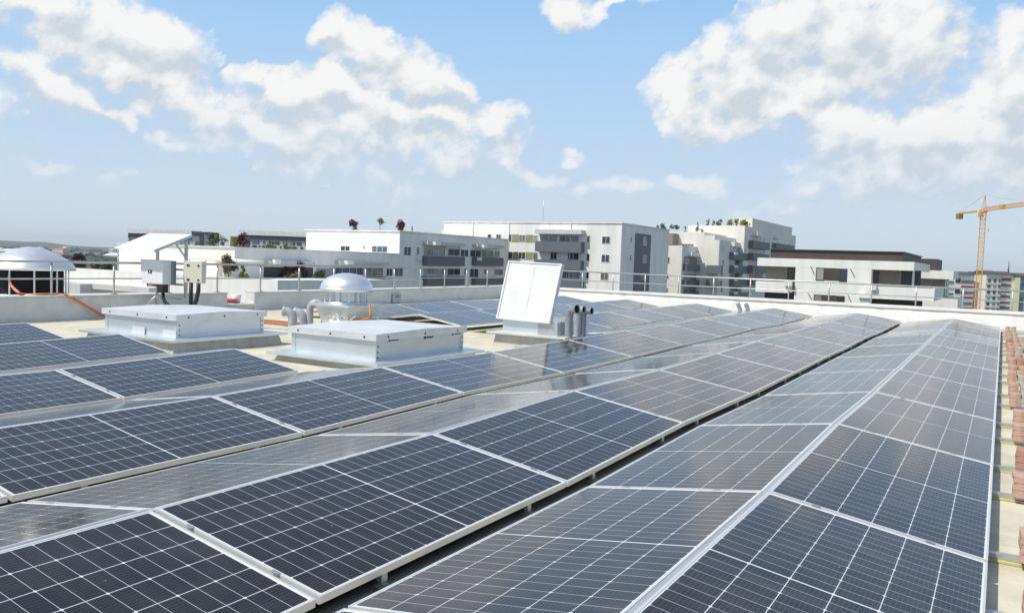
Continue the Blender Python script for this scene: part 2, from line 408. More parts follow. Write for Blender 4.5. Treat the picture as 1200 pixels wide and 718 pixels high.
# ------------------------------------------------------------------ roof
PL = 2.116; PW = 1.038; PN = 2.094; TILT = .14857; RP = 2.22347; RG = .0279
ZK = [0, -.0014, -.0027, .0398, .0259, .0435, .0657, .0685, .0961, .0786, .1006, .1158]
def zk(Y):
    t = max(0, min(10.999, Y/PL)); i = int(t); return ZK[i]+(ZK[i+1]-ZK[i])*(t-i)
def rz(Y): return zk(Y)-.12
XW = -14.23; YW = 24.95
b = MB()
ys = [-4.0] + [k*PL for k in range(0, 12)] + [YW+.1]
for y0, y1 in zip(ys, ys[1:]):
    b.quad((-14.5, y0, rz(y0)), (6, y0, rz(y0)), (6, y1, rz(y1)), (-14.5, y1, rz(y1)))
b.quad((-14.5, -4, -20), (6, -4, -20), (6, -4, rz(0)), (-14.5, -4, rz(0)))
b.quad((6, -4, -20), (6, YW+.1, -20), (6, YW+.1, rz(25)), (6, -4, rz(0)))
b.quad((-14.5, YW+.1, -20), (-14.5, -4, -20), (-14.5, -4, rz(0)), (-14.5, YW+.1, rz(25)))
b.quad((6, YW+.1, -20), (-14.5, YW+.1, -20), (-14.5, YW+.1, rz(25)), (6, YW+.1, rz(25)))
tag(b.build('roof_deck', 'roof_membrane'), kind='structure')

def wall_seg(name, y0, y1, label):
    e = empty(name, label, 'parapet', (XW-.12, (y0+y1)/2, 0))
    o = MB(); n = 10
    f = lambda Y: .365 + .0045*max(0, Y-15)
    yy = [y0+(y1-y0)*i/n for i in range(n+1)]
    for a, c in zip(yy, yy[1:]):
        zb = -.3
        o.hexa([(XW-.30, a, zb), (XW, a, zb), (XW, c, zb), (XW-.30, c, zb), (XW-.30, a, f(a)-.02), (XW, a, f(a)-.02), (XW, c, f(c)-.02), (XW-.30, c, f(c)-.02)])
    w_ = o.build('wall', 'parapet_membrane'); 
    o = MB()
    for a, c in zip(yy, yy[1:]):
        o.hexa([(XW-.34, a, f(a)-.018), (XW+.03, a, f(a)-.018), (XW+.03, c, f(c)-.018), (XW-.34, c, f(c)-.018), (XW-.34, a, f(a)+.03), (XW+.02, a, f(a)+.012), (XW+.02, c, f(c)+.012), (XW-.34, c, f(c)+.03)])
    c_ = o.build('coping', 'far_membrane')
    for q in (w_, c_):
        q.parent = e; q.matrix_parent_inverse = Matrix.Translation(e.location).inverted()
    return e
wall_seg('parapet_wall', -4, 12.50, 'grey shaded parapet wall at the left, in front of the big dome, under the railing')
wall_seg('parapet_wall', 13.30, 25.1, 'grey shaded parapet wall behind the small domed vent, right of the gap')
# low kerb closing the gap between the two wall pieces
tag(MB().box(XW-.30, XW-.02, 12.503, 13.297, -.3, .10).build('parapet_kerb', 'far_membrane'), 'low pale kerb filling the gap in the left parapet', 'parapet')
# far parapet: upright wall, rounded coping and a wrinkled membrane sloping down to the deck
e = empty('parapet_wall', 'long white sunlit parapet closing the far end of the roof', 'parapet', (-4, YW+.2, 0))
def pchild(o):
    o.parent = e; o.matrix_parent_inverse = Matrix.Translation(e.location).inverted(); return o
x0, x1 = XW-.3, 6.0
o = MB(); prof = [(YW+.34, -20), (YW+.34, .40), (YW+.31, .45), (YW+.2, .47), (YW+.06, .455), (YW+.0, .42), (YW+.0, .385), (YW+.05, .365)]
n = 60
for a, c in zip(prof, prof[1:]):
    o.quad((x0, a[0], a[1]), (x1, a[0], a[1]), (x1, c[0], c[1]), (x0, c[0], c[1]))
pchild(o.build('wall', 'far_membrane'))
o = MB(); N = 90
rows = [(YW+.045, .37), (YW-.0, .30), (YW-.10, .20), (YW-.28, .10), (YW-.5, .035), (YW-.85, .005)]
import random as _r
rr = _r.Random(3); grid = []
for (yy, zz) in rows:
    grid.append([(x0+.31+(x1-x0-.31)*i/N, yy + (rr.uniform(-.03, .03) if .01 < zz < .36 else 0), zz + (rr.uniform(-.014, .014) if .02 < zz < .36 else 0)) for i in range(N+1)])
for a, c in zip(grid, grid[1:]):
    for i in range(N): o.quad(a[i], a[i+1], c[i+1], c[i])
pchild(o.build('membrane_upstand', 'far_membrane'))

# railings
def railing(name, label, a, c, posts, ztop, zmid, base):
    e = empty(name, label, 'railing', Vector(a).lerp(Vector(c), .5))
    inv = Matrix.Translation(e.location).inverted()
    def add(o): o.parent = e; o.matrix_parent_inverse = inv
    for nm, (z0, z1), r_ in (('top_rail', ztop, .024), ('middle_rail', zmid, .014)):
        add(MB().tube([(a[0], a[1], z0), (c[0], c[1], z1)], r_, 10).build(nm, 'steel_rail'))
    first = None
    for (x, y, zb, zt) in posts:
        add(MB().tube([(x, y, zb), (x, y, zt)], .021, 8).box(x-.05, x+.05, y-.05, y+.05, zb-.002, zb+.012).build('post', 'steel_rail'))
    return e
zt = lambda Y: .99+.004*max(0, Y-14)
railing('roof_railing', 'grey steel railing on the left parapet with closely spaced posts', (-14.36, -4, .99), (-14.36, 25.2, 1.035),
        [(-14.36, 8.53+1.265*k, .39+.0045*max(0, 8.53+1.265*k-15), zt(8.53+1.265*k)) for k in range(-9, 14)], (.99, 1.045), (.675, .72), 0)
railing('roof_railing', 'pale steel railing along the far white parapet', (-14.36, YW+.2, 1.05), (6, YW+.2, 1.0),
        [(.11-1.15*k, YW+.2, .46, 1.02) for k in range(-5, 13)], (1.06, .99), (.75, .71), 0)

# ------------------------------------------------------------------ solar panels
fr = MB(); h = .035; lp = .011
fr.box(0, PN, 0, lp, -h, 0).box(0, PN, PW-lp, PW, -h, 0).box(0, lp, lp, PW-lp, -h, 0).box(PN-lp, PN, lp, PW-lp, -h, 0)
gl = MB().quad((lp, lp, -.0025), (PN-lp, lp, -.0025), (PN-lp, PW-lp, -.0025), (lp, PW-lp, -.0025))
bk = MB().quad((lp, lp, -.008), (lp, PW-lp, -.008), (PN-lp, PW-lp, -.008), (PN-lp, lp, -.008))
proto = empty('solar_module', 'x', 'solar panel', group='solar panels in ridged rows on the roof')
fr.build('frame', 'frame_aluminium', proto); gl.build('glass', 'solar_cells', proto)
for v_ in (.25, .79): MB().box(-.0105, .008, v_-.02, v_+.02, .0005, .0045).build('clamp', 'rail_steel', proto)
bk.build('backsheet', 'white_sheet', proto)
ROWTXT = ['the row beside the bricks', 'second row from the bricks', 'third row from the bricks', 'fourth row from the bricks', 'fifth row from the bricks', 'sixth row from the bricks']
used = False
rt = _r.Random(11)
ct, st_ = math.cos(TILT), math.sin(TILT)
def place_panel(r, side, k, label):
    global used
    o = proto if not used else copy_tree(proto); used = True
    o['label'] = label
    X = -r*RP; y0 = k*PL+(PL-PN)/2; y1 = y0+PN
    z0 = zk(y0); z1 = zk(y1); jt = rt.uniform(-.0035, .0035); jz = rt.uniform(-.003, .003)
    d = Vector((0, PN, z1-z0)).normalized()
    if side == 'R':      # local u along +Y, v from eave (v=0) up to ridge
        org = Vector((X+RG/2+PW*ct, y0, z0+jz)); vv = Vector((-ct, 0, st_+jt)); uu = d
        org_ = org
    else:
        org = Vector((X-RG/2-PW*ct, y1, z1+jz)); vv = Vector((ct, 0, st_+jt)); uu = -d
    vv = (vv-uu*vv.dot(uu)).normalized(); nn = uu.cross(vv)
    if nn.z < 0:
        # keep the front face up: run u the other way
        org = org+uu*PN; uu = -uu; nn = uu.cross(vv)
    mm = Matrix((uu, vv, nn)).transposed().to_4x4(); mm.translation = org
    o.matrix_world = mm
BL = [(0, range(0, 11), 'far'), (1, range(0, 11), 'far'), (2, range(0, 11), 'far'), (3, range(0, 3), 'near'), (3, range(6, 11), 'far'),
      (4, range(0, 3), 'near'), (4, range(6, 11), 'far'), (5, range(0, 3), 'near'), (5, range(6, 11), 'far')]
for r, ks, blk in BL:
    for k in ks:
        for side in 'RL':
            if r == 2 and side == 'L' and k in (3, 4, 5): continue
            s = 'right-facing' if side == 'R' else 'left-facing'
            if blk == 'far': lab = 'dark solar panel, %s from the far parapet, %s slope of %s' % (ORD[11-k], s, ROWTXT[r])
            else: lab = 'dark solar panel, %s from hatch end, %s slope, near block of %s row' % (ORD[3-k], s, ['', '', '', 'fourth', 'fifth', 'sixth'][r])
            place_panel(r, side, k, lab)

# aluminium ridge strip of every row block
def strip(r, k0, k1, label):
    o = MB(); X = -r*RP
    for k in range(k0, k1):
        ya, yb = k*PL, (k+1)*PL; za, zb = zk(ya)+PW*st_, zk(yb)+PW*st_
        w2 = RG/2-.0015
        o.hexa([(X-w2, ya, za-.06), (X+w2, ya, za-.06), (X+w2, yb, zb-.06), (X-w2, yb, zb-.06), (X-w2, ya, za-.006), (X+w2, ya, za-.006), (X+w2, yb, zb-.006), (X-w2, yb, zb-.006)])
    ob = o.build('ridge_rail', 'aluminium')
    tag(ob, label, 'rail', 'aluminium ridge rails')
strip(0, 0, 11, 'aluminium ridge rail between panels of the row beside the bricks')
strip(1, 0, 11, 'aluminium ridge rail along the second row of panels from the bricks')
strip(2, 0, 11, 'aluminium ridge rail along the third row of panels from the bricks')
for r, nm in ((3, 'fourth'), (4, 'fifth'), (5, 'sixth')):
    strip(r, 0, 3, 'short aluminium ridge rail on the near block of the %s panel row' % nm)
    strip(r, 6, 11, 'aluminium ridge rail on the far block of the %s panel row' % nm)

# mounting rails with yellow protection mats, sticking out beside the bricks
rail_y = []
for k in range(1, 12):
    for dlt in (-.43, .42):
        y = k*PL+dlt
        if 2 < y < 23.4: rail_y.append(y)
def mount_rail(y, label):
    z = rz(y)
    e = empty('mounting_rail', label, 'rail', (0, y, z), 'mounting rails under the panels')
    MB().box(-5.6, 1.62, -.022, .022, .012, .04).build('profile', 'rail_steel', e)
    MB().box(.9, 1.66, -.045, .05, .002, .0115).build('mat', 'yellow_mat', e)
    for xs in (-1.215, -.99, -3.44, -3.21, 1.0):
        MB().box(xs-.014, xs+.014, -.02, .02, .041, .083).build('clamp_post', 'rail_steel', e)
for i, y in enumerate(rail_y):
    mount_rail(y, 'galvanised mounting rail on a yellow mat, %s from the front, ending under the bricks' % ORD[i+1])

# added black strips below the eaves, painting shade into the gaps between rows
for xv, lab in ((-1.345, 'added black strip painting the shade in the gap between first and second panel rows'), (-3.70, 'added black strip painting the shade in the gap between second and third panel rows')):
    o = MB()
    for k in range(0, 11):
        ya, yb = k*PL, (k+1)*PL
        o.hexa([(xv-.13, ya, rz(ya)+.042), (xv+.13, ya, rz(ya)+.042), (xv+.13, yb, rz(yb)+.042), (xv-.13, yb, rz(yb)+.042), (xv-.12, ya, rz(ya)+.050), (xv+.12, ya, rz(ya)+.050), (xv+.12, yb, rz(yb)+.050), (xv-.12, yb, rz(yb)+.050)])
    tag(o.build('gap_shade_strip', 'black_rubber'), lab, 'cable run')
# ballast bricks on the rail ends
bmesh_cache = {}
def brick_obj(mt, x, y, z, rzr, label, grp):
    if mt not in bmesh_cache:
        o = MB().box(-.049, .049, -.095, .095, 0, .0455).build('paver_brick', mt)
        me = o.data; bm = bmesh.new(); bm.from_mesh(me); bmesh.ops.bevel(bm, geom=list(bm.edges), offset=.004, segments=1, affect='EDGES'); bm.to_mesh(me); bm.free()
        bmesh_cache[mt] = o
    else:
        o = bmesh_cache[mt].copy(); C.objects.link(o)
    o.location = (x, y, z); o.rotation_euler = (0, 0, rzr)
    return tag(o, label, 'brick', grp)
rb = _r.Random(5)
COL = ['left', 'middle', 'right']; LAY = ['bottom', 'middle', 'top']
for i, y in enumerate(rail_y):
    nc = 3 if y < 20 else 2; px_ = rb.uniform(-.02, .03); py_ = rb.uniform(-.03, .03)
    for c in range(nc):
        nl = 3 if (rb.random() < .85 or c == 0) else 2
        mt = 'brick_grey' if (c > 0 and rb.random() < .33) else ('brick_pink' if rb.random() < .8 else 'brick_red')
        jx = px_+rb.uniform(0, .012); jy = py_+rb.uniform(-.03, .03)
        for l in range(nl):
            x = 1.195+c*.110+jx; 
            if l: x += rb.uniform(-.003, .003)
            cw = {'brick_grey': 'greyish', 'brick_pink': 'pink', 'brick_red': 'red'}[mt]
            brick_obj(mt, x, y+.04+jy, rz(y)+.0405+l*.0460, rb.uniform(-.05, .05),
                      '%s paver brick, %s layer, %s column of the %s ballast pile from front' % (cw, LAY[l], COL[c], ORD[i+1]), 'paver bricks weighing down the rail ends')

# bricks stacked under the open gable of the far fifth row
for i in range(7):
    x = -8.9+(-.5+i*.105*1.6); 
    for l in range(2):
        brick_obj('brick_red' if i % 2 else 'brick_pink', x, 12.95, rz(12.9)+.002+l*.0460, .02*i, 'brown paver brick under the open panel gable, %s from left, %s layer' % (ORD[i+1], ('lower', 'upper')[l]), 'bricks inside the panel gable')

# ------------------------------------------------------------------ roof hatches
def hatch(label, X0, X1, Y0, Y1, zc, zf, zr, fl, cu, marks=False, skew=0):
    """X0..Y1 body plan; zc deck, zf flange top, zr rim top"""
    cxm, cym = (X0+X1)/2, (Y0+Y1)/2
    e = empty('roof_hatch', label, 'roof hatch', (cxm, cym, zc))
    def add(mb, nm, mt, bev=0, par=None):
        ob = mb.build(nm, mt, None, bev); ob.parent = e; ob.matrix_parent_inverse = Matrix.Translation(e.location).inverted(); return ob
    a, b_, c, d = X0-cu, X1+cu, Y0-cu, Y1+cu
    s = .05
    k = MB(); k.hexa([(a-s, c-s, zc-.03), (b_+s, c-s, zc-.03), (b_+s, d+s, zc-.03), (a-s, d+s, zc-.03), (a, c, zf-.035), (b_, c, zf-.035), (b_, d, zf-.035), (a, d, zf-.035)])
    add(k, 'curb', 'curb_membrane')
    add(MB().box(X0-fl, X1+fl, Y0-fl, Y1+fl, zf-.033, zf), 'flange', 'galvanised', .004)
    k = MB().box(X0, X1, Y0, Y1, zf+.001, zr-.06)
    add(k, 'body', 'galvanised')
    # corner posts and seams
    for (x, y) in ((X0, Y0), (X1, Y0), (X1, Y1), (X0, Y1)):
        k = MB().box(x-.014 if x == X0 else x-.05, x+.05 if x == X0 else x+.014, y-.006 if y == Y0 else y-.05, y+.05 if y == Y0 else y+.006, zf+.002, zr-.061)
        add(k, 'corner_angle', 'galvanised')
    k = MB(); q = .045
    k.hexa([(X0-q, Y0-q, zr-.085), (X1+q, Y0-q, zr-.085), (X1+q, Y1+q, zr-.085), (X0-q, Y1+q, zr-.085), (X0-q, Y0-q, zr-.006), (X1+q, Y0-q, zr-.006), (X1+q, Y1+q, zr-.006), (X0-q, Y1+q, zr-.006)])
    i = len(k.v); zt_ = zr+.02
    k.quad((X0-q, Y0-q, zr-.005), (X1+q, Y0-q, zr-.005), (X1+q, cym, zt_), (X0-q, cym, zt_)); k.quad((X0-q, cym, zt_), (X1+q, cym, zt_), (X1+q, Y1+q, zr-.005), (X0-q, Y1+q, zr-.005))
    k.quad((X1+q, Y0-q, zr-.0055), (X1+q, Y1+q, zr-.0055), (X1+q, cym, zt_-.001), (X1+q, cym, zt_-.0011))
    k.quad((X0-q, Y1+q, zr-.0055), (X0-q, Y0-q, zr-.0055), (X0-q, cym, zt_-.0011), (X0-q, cym, zt_-.001))
    lid = add(k, 'lid', 'sheet_lid')
    k = MB()
    for i in range(3):
        x = X0+(X1-X0)*(.1+.4*i); k.tube([(x, Y0-q-.008, zr-.045), (x, Y0-q+.002, zr-.045)], .012, 8)
        y = Y0+(Y1-Y0)*(.1+.4*i); k.tube([(X1+q-.002, y, zr-.045), (X1+q+.008, y, zr-.045)], .012, 8)
    for i in range(3):
        k.tube([(X1+.005, Y0+.03, zf+.04+.07*i), (X1+.02, Y0+.03, zf+.04+.07*i)], .01, 6); k.tube([(X1+.005, Y1-.03, zf+.04+.07*i), (X1+.02, Y1-.03, zf+.04+.07*i)], .01, 6)
    rv = add(k, 'rivet', 'hollow')
    if marks:
        for (ty, tz) in ((.13, .03), (.52, .0), (.86, .03)):
            y = Y0+(Y1-Y0)*ty; z = zr-.125+tz*.4
            k = MB().box(X1+.001, X1+.004, y, y+.04, z, z+.035)
            for j in range(5): k.box(X1+.001, X1+.004, y+.06+.03*j, y+.08+.03*j, z+.006, z+.028-.004*(j % 2))
            add(k, 'sticker', 'hollow')
    return e
h1 = hatch('closed galvanised roof hatch in front of the inverter stand, with bare patches at its foot', -10.42, -8.78, 7.12, 8.66, rz(8), .095, .425, .27, .17)
h2 = hatch('closed galvanised roof hatch with black stickers on its right side, before the domed vent', -7.03, -5.6, 7.6, 9.50, rz(8.5), .03, .37, .24, .13, True)
# paper/metal patches on hatch one
for (x, y, ex) in ((-9.75, 7.10, 'a'), (-9.05, 7.10, 'b')):
    ob = MB().box(x, x+.28, y, y+.012, .097, .20).build('flashing_patch', 'sheet_lid'); ob.parent = h1; ob.matrix_parent_inverse = Matrix.Translation(h1.location).inverted()
# open hatch
e = empty('roof_hatch', 'galvanised roof hatch with its white lid standing open beside grey pipes', 'roof hatch', (-5.7, 12, rz(12)))
def hadd(mb, nm, mt, bev=0, par=None):
    ob = mb.build(nm, mt, None, bev); ob.parent = e; ob.matrix_parent_inverse = Matrix.Translation(e.location).inverted()
    return ob
X0, X1, Y0, Y1 = -6.12, -5.08, 11.45, 12.58; zf = .15; zr = .37
k = MB(); k.hexa([(X0-.12, Y0-.12, rz(12)-.03), (X1+.12, Y0-.12, rz(12)-.03), (X1+.12, Y1+.08, rz(12)-.03), (X0-.12, Y1+.08, rz(12)-.03), (X0-.08, Y0-.08, zf-.03), (X1+.08, Y0-.08, zf-.03), (X1+.08, Y1+.05, zf-.03), (X0-.08, Y1+.05, zf-.03)])
hadd(k, 'curb', 'curb_membrane')
hadd(MB().box(X0-.2, X1+.24, Y0-.2, Y1+.1, zf-.028, zf), 'flange', 'sheet_lid')
hadd(MB().box(X0, X1, Y0, Y0+.03, zf+.001, zr).box(X0, X1, Y1-.03, Y1, zf+.001, zr).box(X0, X0+.03, Y0+.03, Y1-.03, zf+.001, zr).box(X1-.03, X1, Y0+.03, Y1-.03, zf+.001, zr), 'body', 'galvanised')
hadd(MB().box(X1+.001, X1+.02, Y0+.02, Y0+.3, zf+.002, zr-.01).box(X1-.36, X1+.001, Y0-.014, Y0-.001, zf+.002, zr-.005), 'corner_angle', 'rail_steel')
# lid: hinged at the front edge, tipped slightly back
A = Vector((-6.22, Y0-.06, .365)); B = Vector((-5.2, Y0-.06, .345)); T = Vector((-6.02, Y0+.07, 1.335))
ux = (B-A).normalized(); uy = (T-A); uy = (uy-ux*uy.dot(ux)); L = uy.length; uy.normalize(); un = ux.cross(uy)  # un faces the camera
T = onY(596, 305.5, Y0+.10); ux = (B-A); Wd = ux.length; ux.normalize()
def lp_(a, b_, c): return A+ux*a+(T-A)*b_+un*c
def lbox(k, a0, a1, b0, b1, c0, c1):
    k.hexa([lp_(a0, b0, c0), lp_(a1, b0, c0), lp_(a1, b0, c1), lp_(a0, b0, c1), lp_(a0, b1, c0), lp_(a1, b1, c0), lp_(a1, b1, c1), lp_(a0, b1, c1)])
k = MB(); lbox(k, 0, Wd, 0, 1, -.085, 0); ld = hadd(k, 'lid', 'white_sheet')
k = MB(); bw = .03
lbox(k, 0, Wd, 0, .02, .001, .014); lbox(k, 0, Wd, .98, 1, .001, .014); lbox(k, 0, bw, .02, .98, .001, .014); lbox(k, Wd-bw, Wd, .02, .98, .001, .014); lbox(k, Wd*.5-.025, Wd*.5+.025, .10, .93, .001, .005)
hadd(k, 'lid_rib', 'white_sheet')

# ------------------------------------------------------------------ pipes
def arc(c, r, a0, a1, d1, d2, n=8):
    c = Vector(c); d1 = Vector(d1); d2 = Vector(d2)
    return [c+(d1*math.cos(R(a0+(a1-a0)*i/n))+d2*math.sin(R(a0+(a1-a0)*i/n)))*r for i in range(n+1)]
def pipe(label, base, h, hd, r, mt, mouth=.06, drop=0, bend=90, group=None, bend_r=None):
    """vertical pipe with a bend towards heading hd (deg, 0=+X)"""
    e = empty('vent_pipe', label, 'pipe', base, group)
    d = Vector((math.cos(R(hd)), math.sin(R(hd)), 0)); br = bend_r or r*1.7
    top = Vector((0, 0, h-br-r))
    pts = arc(top+d*br, br, 180, 180-bend, d, (0, 0, 1), 10)
    tdir = (pts[-1]-pts[-2]).normalized(); pts.append(pts[-1]+tdir*(mouth+drop))
    MB().tube([(0, 0, -.03)]+[tuple(top)], r, 16, False).build('riser', mt, e)
    MB().tube(pts, r*1.02, 16, False).build('elbow', mt, e)
    end = pts[-1]
    MB().tube([end-tdir*.05, end-tdir*.0], r*1.12, 16, False).tube([end, end-tdir*.0005], r*1.1, 16, False, [r*1.12, r*.95]).build('collar', mt, e)
    MB().tube([end-tdir*.03, end-tdir*.028], r*.97, 16, True).build('bore', 'hollow', e)
    return e
for px, top_, Xp, hd, r_, mt_, mo, lab in ((666.5, 357, -4.90, -14, .064, 'pvc_grey', .05, 'grey vent pipe closest to the open hatch, mouth turned to the right'),
        (676.5, 358.5, -4.87, -8, .054, 'pvc_light', .03, 'grey vent pipe standing between its two neighbours beside the open hatch'),
        (683, 360.5, -4.87, -8, .05, 'pvc_grey', .08, 'grey vent pipe on the far right of three beside the open hatch')):
    p = onX(px, 385, Xp); zt_ = onX(px, top_, Xp).z; zb_ = rz(p.y)
    pipe(lab, (p.x, p.y, zb_), zt_-zb_, hd, r_, mt_, mo)
gp = onZ(363, 381, rz(11.5)); 
pipe('grey gooseneck vent pipe bent right over, left of the small dome', (gp.x, gp.y, rz(11.5)), .52, 33, .066, 'pvc_light', .02, .0, 180, None, .125)
gp = onZ(343, 383, rz(11.2))
pipe('short grey vent pipe with ringed mouth pointing left, near the gooseneck', (gp.x, gp.y, rz(11.2)), .38, 215, .085, 'pvc_light', .05)
gp = onZ(355, 381, rz(11.2))
pipe('short grey vent pipe elbow tucked between the ringed pipe and gooseneck', (gp.x, gp.y, rz(11.2)), .34, 200, .085, 'pvc_light', .03)
for px, lab in ((870, 'left one of two small slanted grey pipes before the far parapet'), (879.5, 'right one of two small slanted grey pipes before the far parapet')):
    p = onY(px, 361, 24.1); e2 = empty('vent_pipe', lab, 'pipe', (p.x, 24.1, .0), 'small slanted pipes')
    MB().tube([(0, 0, -.02), (-.16, .05, .30)], .06, 12, False).build('riser', 'pvc_grey', e2)
    MB().tube([(-.152, .048, .29), (-.154, .048, .293)], .057, 12).build('bore', 'hollow', e2)
# brown stick leaning behind the gooseneck
p = onZ(378, 380, rz(11.9)); tag(MB().bar((p.x, p.y, rz(11.9)), (p.x-.06, p.y+.02, rz(11.9)+.26), .05, .03).build('wooden_batten', 'wood_brown'), 'short dark brown batten leaning under the gooseneck pipe', 'batten')

# ------------------------------------------------------------------ domed roof vents
def dome_vent(label, c, rd, rl, z_plate, z_louv, z_top, hop_bot, zb, bars=12, dark=True):
    cone_ = [(.08, .985), (.22, .925), (.36, .855), (.48, .77), (.6, .665), (.7, .56), (.79, .465), (.86, .385), (.92, .29), (.965, .19), (.99, .1), (1, .001)]
    e = empty('roof_vent', label, 'roof vent', (c[0], c[1], zb))
    zz = lambda z: z-zb
    dh = z_top-z_louv
    prof = [(rd*.985, zz(z_louv)-.035), (rd, zz(z_louv)-.03), (rd, zz(z_louv)), (rd*1.012, zz(z_louv)+.008), (rd*.985, zz(z_louv)+.022)]
    if dark: prof += [(rd*.985*r_, zz(z_louv)+.022+(dh-.022)*h_) for h_, r_ in cone_]
    for i in range(1, 15):
        if dark: break
        t = i/14*math.pi/2; prof.append((max(.001, rd*.985*math.cos(t)), zz(z_louv)+.022+(dh-.022)*math.sin(t)))
    MB().lathe(prof, 56).build('dome', 'polished_alu', e)
    MB().lathe([(rl*.86, zz(z_plate)+.01), (rl*.86, zz(z_louv)-.01)], 40).lathe([(.001, zz(z_louv)-.012), (rd*.98, zz(z_louv)-.034)], 40).build('drum', 'hollow' if dark else 'galvanised', e)
    k = MB()
    for i in range(bars):
        a = 2*math.pi*(i+.35)/bars; x, y = rl*math.cos(a), rl*math.sin(a)
        k.bar((x, y, zz(z_plate)+.01), (x, y, zz(z_louv)-.03), .035, .02, (math.cos(a), math.sin(a), 0))
    k.lathe([(rl*1.0, zz(z_plate)+.0), (rl*1.03, zz(z_plate)+.0), (rl*1.03, zz(z_plate)+.04), (rl*1.0, zz(z_plate)+.04)], 40)
    k.build('cage', 'galvanised', e)
    hp = rd*1.0
    MB().box(-hp, hp, -hp, hp, zz(z_plate)-.04, zz(z_plate)).build('plate', 'galvanised', e)
    hb = hop_bot
    k = MB(); k.hexa([(-hb, -hb, -.02), (hb, -hb, -.02), (hb, hb, -.02), (-hb, hb, -.02), (-hp*.82, -hp*.82, zz(z_plate)-.041), (hp*.82, -hp*.82, zz(z_plate)-.041), (hp*.82, hp*.82, zz(z_plate)-.041), (-hp*.82, hp*.82, zz(z_plate)-.041)])
    k.build('hopper', 'galvanised', e)
    return e
vp = dep(406, 354, 16.0)
v2 = dome_vent('silver domed roof vent on a galvanised hopper, behind the stickered hatch', (vp.x, vp.y), .515, .42, .385, .66, .985, .30, rz(12), 14, False)
bp = dep(36, 320, 18.5)
dome_vent('large silver domed roof vent beyond the left railing, with dark louvres', (bp.x, bp.y), .915, .77, .18, .79, 1.27, .7, -1.2, 10, True)
tag(MB().box(bp.x-8, -14.56, bp.y-9, bp.y+2.6, -20, -.9).build('lower_roof', 'parapet_membrane'), kind='structure')
# crinkled foil at the vent's foot, sign plate
sp0 = onX(464.5, 349, XW+.03)
e2 = empty('sign_plate', 'small grey plate with a dark mark on the left parapet right of the dome', 'sign', (XW+.03, sp0.y, sp0.z))
MB().box(.0, .02, -.19, .19, -.16, .13).build('plate', 'pvc_light', e2)
MB().box(.0205, .023, -.05, .09, .02, .06).box(.0205, .023, -.02, .12, .065, .075).build('mark', 'panel_grey', e2)

# ------------------------------------------------------------------ inverter stand
SY = 10.55
PA = onY(184, 357, SY); PB = onY(217.5, 357, SY)
zb = rz(SY)
e = empty('inverter_stand', 'steel stand under a white sheet hood, carrying the inverter and junction box', 'stand', ((PA.x+PB.x)/2, SY, zb))
def sadd(mb, nm, mt, bev=0):
    ob = mb.build(nm, mt, None, bev); ob.parent = e; ob.matrix_parent_inverse = Matrix.Translation(e.location).inverted(); return ob
xa, xb = PA.x, PB.x
for x in (xa, xb):
    sadd(MB().bar((x, SY, zb), (x, SY, 1.50), .055, .045, (0, 1, 0)), 'post', 'rail_steel')
for z in (.33, .62, .92):
    sadd(MB().bar((xa-.05, SY-.03, z), (xb+.05, SY-.03, z), .04, .04), 'cross_bar', 'rail_steel')
sadd(MB().bar((xa, SY, zb+.45), (xa, SY-.5, zb+.04), .03, .03), 'brace', 'white_plastic')
# hood sheet: low edge to the front, high edge behind
HL = SY-.62; HH = SY+.12
c0 = onY(133.5, 291.3, HL); c1 = onY(181, 293.5, HL); c2 = onY(225, 275.8, HH); c3 = onY(175, 274.5, HH)
k = MB(); up = Vector((0, 0, .018)); k.hexa([c0, c1, c2, c3, c0+up, c1+up, c2+up, c3+up]); sadd(k, 'hood', 'white_sheet')
k = MB(); dn = Vector((0, 0, .022)); k.bar(c1-dn, c2-dn, .03, .035).bar(c0-dn, c3-dn, .03, .035)
sadd(k, 'hood_bearer', 'rail_steel')
m1 = c1.lerp(c2, .55); sadd(MB().bar(m1-dn, (xb, SY, m1.z-.32), .03, .03), 'hood_strut', 'rail_steel')
# inverter (hangs on the stand)
fy = SY-.36
q0 = onY(164.5, 320, fy); q1 = onY(190.5, 320, fy); zt0 = onY(178, 304.3, fy).z; zb0 = onY(178, 332.5, fy).z
ei = empty('solar_inverter', 'white and grey inverter box with small black emblem, hung on the stand', 'inverter', ((q0.x+q1.x)/2, SY, zb0))
def iadd(mb, nm, mt, bev=0):
    ob = mb.build(nm, mt, None, bev); ob.parent = ei; ob.matrix_parent_inverse = Matrix.Translation(ei.location).inverted(); return ob
k = MB(); sl = (q1.x-q0.x)*.10
pr = [(q0.x, zt0), (q0.x, zt0-(zt0-zb0)*.55), (q0.x+sl, zb0), (q1.x, zb0), (q1.x, zt0)]
i0 = len(k.v)
for yy in (fy, fy+.20):
    for (x, z) in pr: k.v.append((x, yy, z))
k.f += [(0, 1, 2, 3, 4), (9, 8, 7, 6, 5)]; k.sm += [False]*2
for i in range(5): k.f.append((i, i+5, (i+1) % 5+5, (i+1) % 5)); k.sm.append(False)
iadd(k, 'cover', 'inverter_white', .012)
k = MB().box(q0.x+.05, q1.x+.02, fy+.202, fy+.30, zb0+.03, zt0-.02)
for i in range(9): k.box(q0.x+.06, q1.x+.03, fy+.205+.01*i, fy+.209+.01*i, zb0+.02, zt0-.01)
iadd(k, 'heat_sink', 'inverter_grey')
mx, mz = q0.x+(q1.x-q0.x)*.44, zb0+(zt0-zb0)*.50
iadd(MB().box(mx-.06, mx+.06, fy-.006, fy-.0005, mz-.035, mz+.035), 'emblem', 'black_rubber', .012)
iadd(MB().tube([(mx, fy-.010, mz), (mx, fy-.0065, mz)], .018, 10), 'emblem_mark', 'inverter_white')
k = MB()
